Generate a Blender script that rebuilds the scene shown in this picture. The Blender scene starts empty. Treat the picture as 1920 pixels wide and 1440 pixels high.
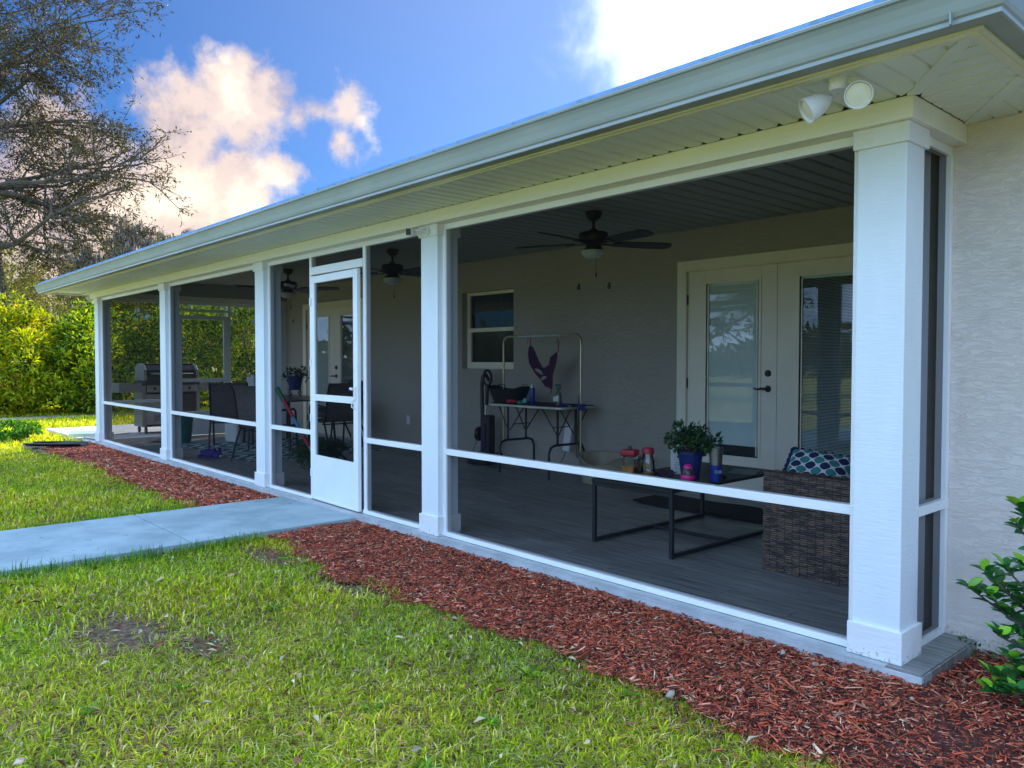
import bpy, math, random
import numpy as np
from mathutils import Vector, Matrix
rnd = random.Random(7)
RG = np.random.default_rng(11)
PI = math.pi
SC = bpy.context.scene
COL = SC.collection

# ------------------------------------------------------------------ camera
CAM = Vector((1.31149, -3.34443, 1.26790))
cam_d = bpy.data.cameras.new('camera')
cam = bpy.data.objects.new('camera', cam_d)
COL.objects.link(cam)
R_ = Vector((0.667377, 0.744719, 0.000502)).normalized()
F_ = Vector((-0.744383, 0.667096, -0.029606)).normalized()
U_ = R_.cross(F_)
R_ = F_.cross(U_)
M = Matrix((R_, U_, -F_)).transposed().to_4x4()
M.translation = CAM
cam.matrix_world = M
cam_d.sensor_width = 36
cam_d.lens = 1466.73 / 1920 * 36
cam_d.clip_start = 0.05
cam_d.clip_end = 2000
SC.camera = cam

# ------------------------------------------------------------------ world, sun, exposure
SUN_AZ = math.radians(28)      # west of +y
SUN_EL = math.radians(29)
S_DIR = Vector((-math.sin(SUN_AZ) * math.cos(SUN_EL), math.cos(SUN_AZ) * math.cos(SUN_EL), math.sin(SUN_EL)))
W = bpy.data.worlds.new('World')
SC.world = W
W.use_nodes = True
nt = W.node_tree
for n in list(nt.nodes):
    nt.nodes.remove(n)


def N(t, typ, **kw):
    n = t.nodes.new(typ)
    for k, v in kw.items():
        setattr(n, k, v)
    return n


def math_node(t, op, a, b=None, c=None, clamp=False):
    n = t.nodes.new('ShaderNodeMath')
    n.operation = op
    n.use_clamp = clamp
    for i, v in enumerate((a, b, c)):
        if v is None:
            continue
        if isinstance(v, (int, float)):
            n.inputs[i].default_value = v
        else:
            t.links.new(v, n.inputs[i])
    return n.outputs[0]


def mixrgb(t, fac, a, b, mode='MIX'):
    n = t.nodes.new('ShaderNodeMix')
    n.data_type = 'RGBA'
    n.blend_type = mode
    for s, v in ((0, fac), (6, a), (7, b)):
        if isinstance(v, (int, float)):
            n.inputs[s].default_value = v
        elif isinstance(v, (tuple, list)):
            n.inputs[s].default_value = (*v[:3], 1)
        else:
            t.links.new(v, n.inputs[s])
    return n.outputs[2]


def smooth(t, v, a, b, lo=0.0, hi=1.0):
    n = t.nodes.new('ShaderNodeMapRange')
    n.interpolation_type = 'SMOOTHSTEP'
    t.links.new(v, n.inputs[0])
    n.inputs[1].default_value = a
    n.inputs[2].default_value = b
    n.inputs[3].default_value = lo
    n.inputs[4].default_value = hi
    return n.outputs[0]


sky = N(nt, 'ShaderNodeTexSky', sky_type='NISHITA')
sky.sun_disc = False
sky.sun_elevation = SUN_EL
sky.sun_rotation = -SUN_AZ
sky.air_density = 1.0
sky.dust_density = 0.2
sky.ozone_density = 3.5
tc = N(nt, 'ShaderNodeTexCoord')
DIR = tc.outputs['Generated']


def direction(px, py):
    v = F_ + R_ * ((px - 960) / 1466.73) - U_ * ((py - 720) / 1466.73)
    return v.normalized()


def lobe(c, r):
    d = N(nt, 'ShaderNodeVectorMath', operation='DISTANCE')
    nt.links.new(DIR, d.inputs[0])
    d.inputs[1].default_value = c
    return math_node(nt, 'SUBTRACT', 1.0, math_node(nt, 'DIVIDE', d.outputs['Value'], r))


def noise_w(scale, detail, rough=0.55, dist=0.0):
    n = N(nt, 'ShaderNodeTexNoise')
    n.inputs['Scale'].default_value = scale
    n.inputs['Detail'].default_value = detail
    n.inputs['Roughness'].default_value = rough
    n.inputs['Distortion'].default_value = dist
    nt.links.new(DIR, n.inputs['Vector'])
    return n.outputs[0]


# cumulus bank over the trees (centres of the puffs are fixed directions in the sky)
puffs = [(440, 200, 88), (350, 240, 100), (505, 195, 52), (350, 330, 105), (430, 335, 75), (520, 325, 44), (560, 225, 38), (600, 210, 40),
         (655, 205, 44), (665, 165, 32), (635, 262, 34), (290, 400, 95), (130, 330, 120), (60, 450, 130), (230, 470, 80), (1250, -10, 60), (360, 420, 60), (330, 380, 120), (470, 385, 60)]
acc = None
for (px, py, r) in puffs:
    v = lobe(direction(px, py), r / 1466.73 * 1.25)
    v = math_node(nt, 'MULTIPLY', v, min(1.0, r / 80))
    acc = v if acc is None else math_node(nt, 'SMOOTH_MAX', acc, v, 0.15)
n1 = noise_w(9, 9, 0.58, 0.25)
n2 = noise_w(30, 6, 0.6)
edge = math_node(nt, 'ADD', math_node(nt, 'MULTIPLY', math_node(nt, 'SUBTRACT', n1, 0.5), 1.9), math_node(nt, 'MULTIPLY', math_node(nt, 'SUBTRACT', n2, 0.5), 0.7))
bank = smooth(nt, math_node(nt, 'ADD', acc, edge), 0.02, 0.50)
# fill cloud added beside and behind the camera to raise the ambient light
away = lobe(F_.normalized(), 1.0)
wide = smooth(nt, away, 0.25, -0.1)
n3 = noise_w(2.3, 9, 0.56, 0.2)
fill_cloud = math_node(nt, 'MULTIPLY', smooth(nt, n3, 0.44, 0.56), wide)
# veil of thin bright cloud round the sun
sunl = lobe(S_DIR, 0.62)
veil = smooth(nt, math_node(nt, 'ADD', sunl, math_node(nt, 'MULTIPLY', math_node(nt, 'SUBTRACT', n1, 0.5), 0.35)), 0.50, 0.86)
halo = smooth(nt, lobe(S_DIR, 1.0), 0.0, 0.9)
# cloud light: bright where thick tops face the sun, greyer and pinker inside
n4 = noise_w(6.5, 7, 0.6)
lit = smooth(nt, n4, 0.40, 0.62)
lit2 = smooth(nt, math_node(nt, 'ADD', n4, math_node(nt, 'MULTIPLY', math_node(nt, 'SUBTRACT', n2, 0.5), 0.35)), 0.38, 0.52)
lo_c = mixrgb(nt, lit2, (3.4, 2.8, 2.95), (5.2, 4.15, 3.6))
lo_c = mixrgb(nt, smooth(nt, n4, 0.50, 0.66), lo_c, (8.2, 6.9, 5.3))
skyc = mixrgb(nt, 1.0, sky.outputs[0], (0.125, 0.345, 0.62), 'MULTIPLY')
fill_c = mixrgb(nt, lit, (8.6, 14.0, 23.5), (13.5, 19.5, 29.0))  # bluish and extra bright, tuned as fill for the shaded columns
col1 = mixrgb(nt, bank, skyc, lo_c)
col1 = mixrgb(nt, fill_cloud, col1, fill_c)
col1 = mixrgb(nt, math_node(nt, 'MULTIPLY', halo, 0.22), col1, (6.5, 7.6, 10.5))
col2 = mixrgb(nt, veil, col1, (17, 17, 17))
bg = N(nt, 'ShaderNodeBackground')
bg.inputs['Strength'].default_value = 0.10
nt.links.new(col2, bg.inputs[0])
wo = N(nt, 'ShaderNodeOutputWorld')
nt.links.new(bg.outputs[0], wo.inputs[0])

sun_d = bpy.data.lights.new('sun', 'SUN')
sun_d.energy = 5.0
sun_d.angle = math.radians(0.6)
sun_d.color = (1.0, 0.90, 0.74)
sun = bpy.data.objects.new('sun', sun_d)
COL.objects.link(sun)
sun.rotation_euler = (-S_DIR).to_track_quat('-Z', 'Y').to_euler()
sun.location = (0, 0, 30)
SC.view_settings.view_transform = 'Standard'
SC.view_settings.look = 'None'
SC.view_settings.gamma = 1
SC.view_settings.use_curve_mapping = False
SC.view_settings.exposure = 0.88
SC.cycles.max_bounces = 10
SC.cycles.transparent_max_bounces = 16
SC.cycles.diffuse_bounces = 5


# ------------------------------------------------------------------ materials
def principled(name):
    m = bpy.data.materials.new(name)
    m.use_nodes = True
    t = m.node_tree
    return m, t, t.nodes['Principled BSDF']


def tex_noise(t, scale, detail=4, vec=None, rough=0.5, dist=0.0):
    n = t.nodes.new('ShaderNodeTexNoise')
    n.inputs['Scale'].default_value = scale
    n.inputs['Detail'].default_value = detail
    n.inputs['Roughness'].default_value = rough
    n.inputs['Distortion'].default_value = dist
    if vec is not None:
        t.links.new(vec, n.inputs['Vector'])
    return n.outputs[0]


def objco(t, scale=(1, 1, 1), rot=(0, 0, 0), loc=(0, 0, 0)):
    c = t.nodes.new('ShaderNodeTexCoord')
    mp = t.nodes.new('ShaderNodeMapping')
    mp.inputs['Scale'].default_value = scale
    mp.inputs['Rotation'].default_value = rot
    mp.inputs['Location'].default_value = loc
    t.links.new(c.outputs['Object'], mp.inputs[0])
    return mp.outputs[0]


def mat(name, c, rough=0.6, metal=0.0, c2=None, ns=6, stretch=(1, 1, 1), bump=0.0, bs=60, bstretch=None, spec=0.5, var=0.12, objvar=0.0, coat=0.0, bdist=0.004):
    m, t, b = principled(name)
    v = objco(t, stretch)
    f = tex_noise(t, ns, 6, v, 0.6)
    f = smooth(t, f, 0.3, 0.7)
    cc = c2 if c2 else tuple(x * (1 - var * 2) for x in c)
    col = mixrgb(t, f, cc, c)
    if objvar:
        oi = t.nodes.new('ShaderNodeObjectInfo')
        k = math_node(t, 'MULTIPLY_ADD', oi.outputs['Random'], objvar * 2, 1 - objvar)
        hsv = t.nodes.new('ShaderNodeHueSaturation')
        t.links.new(col, hsv.inputs['Color'])
        t.links.new(k, hsv.inputs['Value'])
        col = hsv.outputs[0]
    t.links.new(col, b.inputs['Base Color'])
    b.inputs['Roughness'].default_value = rough
    b.inputs['Metallic'].default_value = metal
    b.inputs['Specular IOR Level'].default_value = spec
    b.inputs['Coat Weight'].default_value = coat
    if bump:
        v2 = objco(t, bstretch or (1, 1, 1))
        g = tex_noise(t, bs, 5, v2, 0.6)
        bp = t.nodes.new('ShaderNodeBump')
        bp.inputs['Strength'].default_value = bump
        bp.inputs['Distance'].default_value = bdist
        t.links.new(g, bp.inputs['Height'])
        t.links.new(bp.outputs[0], b.inputs['Normal'])
    return m


white_wood = mat('painted_board', (0.72, 0.765, 0.79), 0.55, var=0.02, ns=3, stretch=(3, 3, 0.7), bump=0.45, bs=10, bstretch=(1.3, 1.3, 9), bdist=0.005)
base_wood = mat('painted_base', (0.80, 0.80, 0.79), 0.55, var=0.04, ns=3, bump=0.6, bs=9, bstretch=(0.9, 2, 8), bdist=0.005)
def splash(m, top):
    """soil splashed up from the bed: specks that thin out with height"""
    t = m.node_tree
    b = t.nodes['Principled BSDF']
    src = b.inputs['Base Color'].links[0].from_socket
    v = objco(t)
    sp = t.nodes.new('ShaderNodeSeparateXYZ')
    t.links.new(v, sp.inputs[0])
    h = smooth(t, sp.outputs[2], top, 0.0, 0.0, 0.16)
    n = tex_noise(t, 55, 6, v, 0.7)
    k = smooth(t, math_node(t, 'ADD', n, h), 0.68, 0.76)
    big = smooth(t, math_node(t, 'ADD', tex_noise(t, 6, 4, v), h), 0.55, 0.80, 0.0, 0.28)
    c = mixrgb(t, math_node(t, 'MULTIPLY', k, 0.6), src, (0.22, 0.13, 0.08))
    c = mixrgb(t, big, c, (0.40, 0.33, 0.27))
    t.links.new(c, b.inputs['Base Color'])


splash(base_wood, 0.09)
beam_mat = mat('painted_beam', (0.86, 0.83, 0.74), 0.5, var=0.04, ns=2, stretch=(0.7, 4, 4), bump=0.35, bs=12, bstretch=(0.7, 5, 7))
alu = mat('white_aluminium', (0.82, 0.82, 0.82), 0.3, var=0.03, ns=2, spec=0.6)
alu_mark = mat('white_aluminium_worn', (0.80, 0.81, 0.83), 0.3, c2=(0.74, 0.76, 0.78), ns=3, stretch=(1, 1, 1), spec=0.6)
gutter_mat = mat('gutter_metal', (0.29, 0.315, 0.29), 0.42, c2=(0.24, 0.27, 0.25), ns=2.2, stretch=(1, 3, 3), spec=0.6)
fascia_mat = mat('fascia_cream', (0.76, 0.72, 0.50), 0.4, c2=(0.70, 0.66, 0.46), ns=2, stretch=(1, 1, 1))
roof_mat = mat('roof_metal', (0.20, 0.33, 0.50), 1.0, metal=0.0, ns=4, spec=0.0)
slab_mat = mat('concrete_slab', (0.50, 0.52, 0.52), 0.8, c2=(0.36, 0.38, 0.38), ns=5, bump=0.4, bs=50)
dark_metal = mat('black_metal', (0.018, 0.018, 0.02), 0.45, var=0.2, ns=9)
brown_metal = mat('bronze_frame', (0.028, 0.022, 0.02), 0.4, var=0.2)
black_pl = mat('black_plastic', (0.012, 0.012, 0.014), 0.35, var=0.2)
steel = mat('brushed_steel', (0.55, 0.56, 0.57), 0.3, metal=0.9, ns=4, stretch=(1, 1, 20))
brass = mat('gold_tube', (0.56, 0.49, 0.30), 0.3, metal=0.75, ns=6)
silver_edge = mat('aluminium_edge', (0.62, 0.62, 0.60), 0.35, metal=0.6)
red_pl = mat('red_lid', (0.45, 0.015, 0.03), 0.4)
pink_pl = mat('pink_plastic', (0.85, 0.03, 0.28), 0.35)
green_pl = mat('green_plastic', (0.01, 0.16, 0.07), 0.4)
blue_pl = mat('blue_plastic', (0.015, 0.05, 0.32), 0.35)
navy_pl = mat('navy_pot', (0.012, 0.03, 0.16), 0.4)
teal_gl = mat('teal_ceramic', (0.01, 0.16, 0.15), 0.25, coat=0.4)
tan_pl = mat('tan_plastic', (0.42, 0.35, 0.24), 0.5)
white_pl = mat('white_plastic', (0.72, 0.72, 0.70), 0.4, var=0.05)
trim_mat = mat('cream_trim', (0.90, 0.83, 0.66), 0.45, var=0.03)
doorleaf_mat = mat('door_paint', (0.90, 0.82, 0.67), 0.4, var=0.03)
sling_mat = mat('sling_fabric', (0.14, 0.12, 0.115), 0.8, var=0.1, ns=20, bump=0.3, bs=220)
purple_cl = mat('plum_fabric', (0.05, 0.012, 0.05), 0.9, bump=0.4, bs=60)
mauve_cl = mat('pink_piping', (0.40, 0.05, 0.10), 0.8)
plush_mat = mat('plush_purple', (0.06, 0.03, 0.24), 0.95, bump=0.8, bs=60)
toy_cl = mat('chewed_plush', (0.42, 0.30, 0.28), 0.95, c2=(0.22, 0.13, 0.13), ns=30, bump=0.6)
bed_mat = mat('black_fabric', (0.008, 0.008, 0.010), 0.95, bump=0.6, bs=50)
tbl_mat = mat('charcoal_table', (0.022, 0.024, 0.026), 0.5, var=0.15)
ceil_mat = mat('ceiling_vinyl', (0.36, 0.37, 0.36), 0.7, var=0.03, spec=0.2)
bark_mat = mat('bark', (0.13, 0.10, 0.075), 0.9, c2=(0.06, 0.05, 0.04), ns=12, stretch=(1, 1, 0.3), bump=0.8, bs=25, bdist=0.02)
pale_bark = mat('pale_bark', (0.30, 0.25, 0.20), 0.9, c2=(0.16, 0.13, 0.10), ns=12, stretch=(1, 1, 0.3))
stone_mat = mat('pale_stone', (0.40, 0.34, 0.27), 0.8, objvar=0.2)
clay = mat('cedar_brown', (0.12, 0.05, 0.025), 0.9)


def stucco(name, c, c2):
    m, t, b = principled(name)
    v = objco(t, (1, 1, 1))
    f = tex_noise(t, 1.5, 4, v)
    t.links.new(mixrgb(t, f, c2, c), b.inputs['Base Color'])
    b.inputs['Roughness'].default_value = 0.85
    v1 = objco(t, (10, 10, 38))
    r1 = tex_noise(t, 1.0, 8, v1, 0.62, 1.0)
    ridge = math_node(t, 'ABSOLUTE', math_node(t, 'SUBTRACT', r1, 0.5))
    ridge = smooth(t, ridge, 0.0, 0.07)
    v2 = objco(t, (1, 1, 1))
    fine = tex_noise(t, 130, 4, v2, 0.6)
    h = math_node(t, 'ADD', math_node(t, 'MULTIPLY', ridge, 0.8), math_node(t, 'MULTIPLY', fine, 0.35))
    bp = t.nodes.new('ShaderNodeBump')
    bp.inputs['Strength'].default_value = 0.50
    bp.inputs['Distance'].default_value = 0.005
    t.links.new(h, bp.inputs['Height'])
    t.links.new(bp.outputs[0], b.inputs['Normal'])
    return m


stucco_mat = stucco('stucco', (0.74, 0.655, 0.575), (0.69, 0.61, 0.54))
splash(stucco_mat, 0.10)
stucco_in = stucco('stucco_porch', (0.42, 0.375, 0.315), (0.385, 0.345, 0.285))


def soffit_material():
    m, t, b = principled('soffit_vinyl')
    v = objco(t)
    s = t.nodes.new('ShaderNodeSeparateXYZ')
    t.links.new(v, s.inputs[0])
    # pressed vent slots: small dashes in rows
    a = math_node(t, 'SINE', math_node(t, 'MULTIPLY', s.outputs[0], 2 * PI / 0.0105))
    c = math_node(t, 'SINE', math_node(t, 'MULTIPLY', s.outputs[1], 2 * PI / 0.0125))
    k = smooth(t, math_node(t, 'MULTIPLY', a, c), 0.25, 0.6)
    t.links.new(mixrgb(t, k, (0.78, 0.81, 0.70), (0.60, 0.63, 0.54)), b.inputs['Base Color'])
    b.inputs['Roughness'].default_value = 0.42
    bp = t.nodes.new('ShaderNodeBump')
    bp.inputs['Strength'].default_value = 0.6
    bp.inputs['Distance'].default_value = 0.002
    bp.invert = True
    t.links.new(k, bp.inputs['Height'])
    t.links.new(bp.outputs[0], b.inputs['Normal'])
    return m


soffit_mat = soffit_material()


def plank_material():
    m, t, b = principled('grey_wood_tile')
    oi = t.nodes.new('ShaderNodeObjectInfo')
    cmb = t.nodes.new('ShaderNodeCombineXYZ')
    off = math_node(t, 'MULTIPLY', oi.outputs['Random'], 40.0)
    t.links.new(off, cmb.inputs[1])
    v = objco(t, (1.6, 22, 6))
    ad = t.nodes.new('ShaderNodeVectorMath')
    t.links.new(v, ad.inputs[0])
    t.links.new(cmb.outputs[0], ad.inputs[1])
    f = smooth(t, tex_noise(t, 1.6, 8, ad.outputs[0], 0.65, 0.4), 0.3, 0.72)
    col = mixrgb(t, f, (0.11, 0.115, 0.11), (0.31, 0.30, 0.285))
    hsv = t.nodes.new('ShaderNodeHueSaturation')
    t.links.new(col, hsv.inputs['Color'])
    t.links.new(math_node(t, 'MULTIPLY_ADD', oi.outputs['Random'], 0.30, 0.85), hsv.inputs['Value'])
    t.links.new(hsv.outputs[0], b.inputs['Base Color'])
    b.inputs['Roughness'].default_value = 0.42
    bp = t.nodes.new('ShaderNodeBump')
    bp.inputs['Strength'].default_value = 0.25
    bp.inputs['Distance'].default_value = 0.002
    t.links.new(f, bp.inputs['Height'])
    t.links.new(bp.outputs[0], b.inputs['Normal'])
    return m


plank_mat = plank_material()


def screen_material():
    m = bpy.data.materials.new('insect_screen')
    m.use_nodes = True
    t = m.node_tree
    t.nodes.clear()
    tr = t.nodes.new('ShaderNodeBsdfTransparent')
    df = t.nodes.new('ShaderNodeBsdfDiffuse')
    df.inputs[0].default_value = (0.009, 0.009, 0.010, 1)
    mx = t.nodes.new('ShaderNodeMixShader')
    # the weave closes up as it is seen more obliquely
    lw = t.nodes.new('ShaderNodeLayerWeight')
    lw.inputs['Blend'].default_value = 0.35
    f = math_node(t, 'MULTIPLY_ADD', lw.outputs['Facing'], 0.92, 0.09, clamp=True)
    t.links.new(f, mx.inputs[0])
    t.links.new(tr.outputs[0], mx.inputs[1])
    t.links.new(df.outputs[0], mx.inputs[2])
    o = t.nodes.new('ShaderNodeOutputMaterial')
    t.links.new(mx.outputs[0], o.inputs[0])
    return m


screen_mat = screen_material()


def glass_material(name, tint=(0.9, 0.95, 0.93), refl=1.0):
    m = bpy.data.materials.new(name)
    m.use_nodes = True
    t = m.node_tree
    t.nodes.clear()
    tr = t.nodes.new('ShaderNodeBsdfTransparent')
    tr.inputs[0].default_value = (*tint, 1)
    gl = t.nodes.new('ShaderNodeBsdfGlossy')
    gl.inputs['Roughness'].default_value = 0.01
    v = objco(t)
    bp = t.nodes.new('ShaderNodeBump')
    bp.inputs['Strength'].default_value = 0.06
    bp.inputs['Distance'].default_value = 0.01
    t.links.new(tex_noise(t, 3, 2, v), bp.inputs['Height'])
    t.links.new(bp.outputs[0], gl.inputs['Normal'])
    fr = t.nodes.new('ShaderNodeFresnel')
    fr.inputs[0].default_value = 1.5
    f = math_node(t, 'MULTIPLY', fr.outputs[0], 2.0 * refl, clamp=True)
    mx = t.nodes.new('ShaderNodeMixShader')
    t.links.new(f, mx.inputs[0])
    t.links.new(tr.outputs[0], mx.inputs[1])
    t.links.new(gl.outputs[0], mx.inputs[2])
    o = t.nodes.new('ShaderNodeOutputMaterial')
    t.links.new(mx.outputs[0], o.inputs[0])
    return m


glass_mat = glass_material('window_glass')
jar_glass = glass_material('jar_glass', (0.93, 0.96, 0.93), 1.6)
amber_mat = mat('amber_treats', (0.75, 0.30, 0.03), 0.35, c2=(0.45, 0.13, 0.01), ns=60)


def attr_mat(name, rough=0.6, transl=0.0, spec=0.4, scale=1.0, bump=0.0):
    """colour from the mesh's own per-leaf colour"""
    m = bpy.data.materials.new(name)
    m.use_nodes = True
    t = m.node_tree
    b = t.nodes['Principled BSDF']
    a = t.nodes.new('ShaderNodeAttribute')
    a.attribute_name = 'Col'
    t.links.new(a.outputs[0], b.inputs['Base Color'])
    b.inputs['Roughness'].default_value = rough
    b.inputs['Specular IOR Level'].default_value = spec
    if transl:
        tl = t.nodes.new('ShaderNodeBsdfTranslucent')
        hs = t.nodes.new('ShaderNodeHueSaturation')
        hs.inputs['Hue'].default_value = 0.485
        hs.inputs['Saturation'].default_value = 1.15
        hs.inputs['Value'].default_value = 1.5
        t.links.new(a.outputs[0], hs.inputs['Color'])
        t.links.new(hs.outputs[0], tl.inputs[0])
        mx = t.nodes.new('ShaderNodeMixShader')
        mx.inputs[0].default_value = transl
        t.links.new(b.outputs[0], mx.inputs[1])
        t.links.new(tl.outputs[0], mx.inputs[2])
        t.links.new(mx.outputs[0], t.nodes['Material Output'].inputs[0])
    return m


leaf_mat = attr_mat('leaf', 0.5, 0.45, 0.2)
glossleaf_mat = attr_mat('glossy_leaf', 0.28, 0.22, 0.5)
grass_mat = attr_mat('grass_blade', 0.7, 0.40, 0.12)
chip_mat = attr_mat('wood_chip', 0.7, 0.0, 0.3)
moss_mat = attr_mat('hanging_moss', 0.9, 0.25)


def ground_material():
    m, t, b = principled('lawn_soil')
    g = t.nodes.new('ShaderNodeNewGeometry')
    def nz(s, d=5):
        n = t.nodes.new('ShaderNodeTexNoise')
        n.inputs['Scale'].default_value = s
        n.inputs['Detail'].default_value = d
        n.inputs['Roughness'].default_value = 0.65
        t.links.new(g.outputs['Position'], n.inputs['Vector'])
        return n.outputs[0]
    c = mixrgb(t, smooth(t, nz(45), 0.35, 0.65), (0.075, 0.042, 0.022), (0.25, 0.16, 0.085))
    c = mixrgb(t, smooth(t, nz(1.3), 0.52, 0.75), c, (0.13, 0.15, 0.035))
    s = t.nodes.new('ShaderNodeSeparateXYZ')
    t.links.new(g.outputs['Position'], s.inputs[0])
    far = smooth(t, s.outputs[0], -9.0, -14.0)
    south = smooth(t, s.outputs[1], -3.6, -5.0)
    fr = math_node(t, 'MAXIMUM', far, south)
    c = mixrgb(t, fr, c, mixrgb(t, smooth(t, nz(3), 0.3, 0.7), (0.27, 0.29, 0.050), (0.38, 0.38, 0.070)))
    t.links.new(c, b.inputs['Base Color'])
    b.inputs['Roughness'].default_value = 0.9
    bp = t.nodes.new('ShaderNodeBump')
    bp.inputs['Strength'].default_value = 0.9
    bp.inputs['Distance'].default_value = 0.02
    t.links.new(nz(60, 6), bp.inputs['Height'])
    t.links.new(bp.outputs[0], b.inputs['Normal'])
    return m


ground_mat = ground_material()
mulch_base = mat('mulch_bed', (0.14, 0.032, 0.022), 0.9, c2=(0.035, 0.014, 0.010), ns=45, bump=1.0, bs=90, bdist=0.012)
dirt_mat = mat('sandy_dirt', (0.26, 0.17, 0.11), 0.95, c2=(0.10, 0.068, 0.048), ns=14, bump=1.0, bs=70, bdist=0.01)
track_mat = mat('sand_track', (0.50, 0.42, 0.30), 0.95, c2=(0.36, 0.30, 0.2), ns=3)
path_mat = mat('concrete_path', (0.38, 0.47, 0.48), 0.8, c2=(0.24, 0.31, 0.33), ns=2.2, bump=0.8, bs=70, bstretch=(1, 6, 1))
pad_mat = mat('pale_concrete', (0.62, 0.60, 0.57), 0.8, c2=(0.5, 0.49, 0.47), ns=3, bump=0.3)


def rug_material():
    m, t, b = principled('striped_rug')
    v = objco(t)
    s = t.nodes.new('ShaderNodeSeparateXYZ')
    t.links.new(v, s.inputs[0])
    # interlaced loops in white on teal
    w = math_node(t, 'MULTIPLY', math_node(t, 'SINE', math_node(t, 'MULTIPLY', s.outputs[0], 7.5)), 0.16)
    a = math_node(t, 'ABSOLUTE', math_node(t, 'SINE', math_node(t, 'MULTIPLY', math_node(t, 'ADD', s.outputs[1], w), 15.0)))
    k = smooth(t, a, 0.72, 0.80)
    t.links.new(mixrgb(t, k, (0.02, 0.10, 0.11), (0.42, 0.46, 0.44)), b.inputs['Base Color'])
    b.inputs['Roughness'].default_value = 0.95
    return m


def trellis_material():
    m, t, b = principled('trellis_print')
    v = objco(t)
    s = t.nodes.new('ShaderNodeSeparateXYZ')
    t.links.new(v, s.inputs[0])
    k = 2 * PI / 0.088
    u = math_node(t, 'MULTIPLY', s.outputs[0], k)
    w = math_node(t, 'MULTIPLY', s.outputs[2], k)
    f = math_node(t, 'ADD', math_node(t, 'COSINE', u), math_node(t, 'COSINE', w))
    # ogee wobble of the lattice lines
    g = math_node(t, 'MULTIPLY', math_node(t, 'MULTIPLY', math_node(t, 'COSINE', math_node(t, 'MULTIPLY', u, 2.0)), math_node(t, 'COSINE', math_node(t, 'MULTIPLY', w, 2.0))), 0.13)
    f = math_node(t, 'ADD', f, math_node(t, 'MULTIPLY', g, math_node(t, 'SIGN', f)))
    line = smooth(t, math_node(t, 'ABSOLUTE', f), 0.36, 0.28)
    sgn = math_node(t, 'GREATER_THAN', f, 0.0)
    col = mixrgb(t, sgn, (0.012, 0.018, 0.085), (0.04, 0.23, 0.23))
    col = mixrgb(t, line, col, (0.72, 0.72, 0.66))
    t.links.new(col, b.inputs['Base Color'])
    b.inputs['Roughness'].default_value = 0.9
    return m


rug_mat = rug_material()
trellis_mat = trellis_material()
wicker_mat = mat('wicker_strand', (0.10, 0.055, 0.035), 0.55, c2=(0.035, 0.022, 0.018), ns=14, stretch=(1, 1, 1), bump=0.3)
blind_mat = mat('mini_blind', (0.90, 0.95, 0.93), 0.5, var=0.03)
room_mat = mat('room_dark', (0.05, 0.05, 0.05), 0.9)


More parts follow.
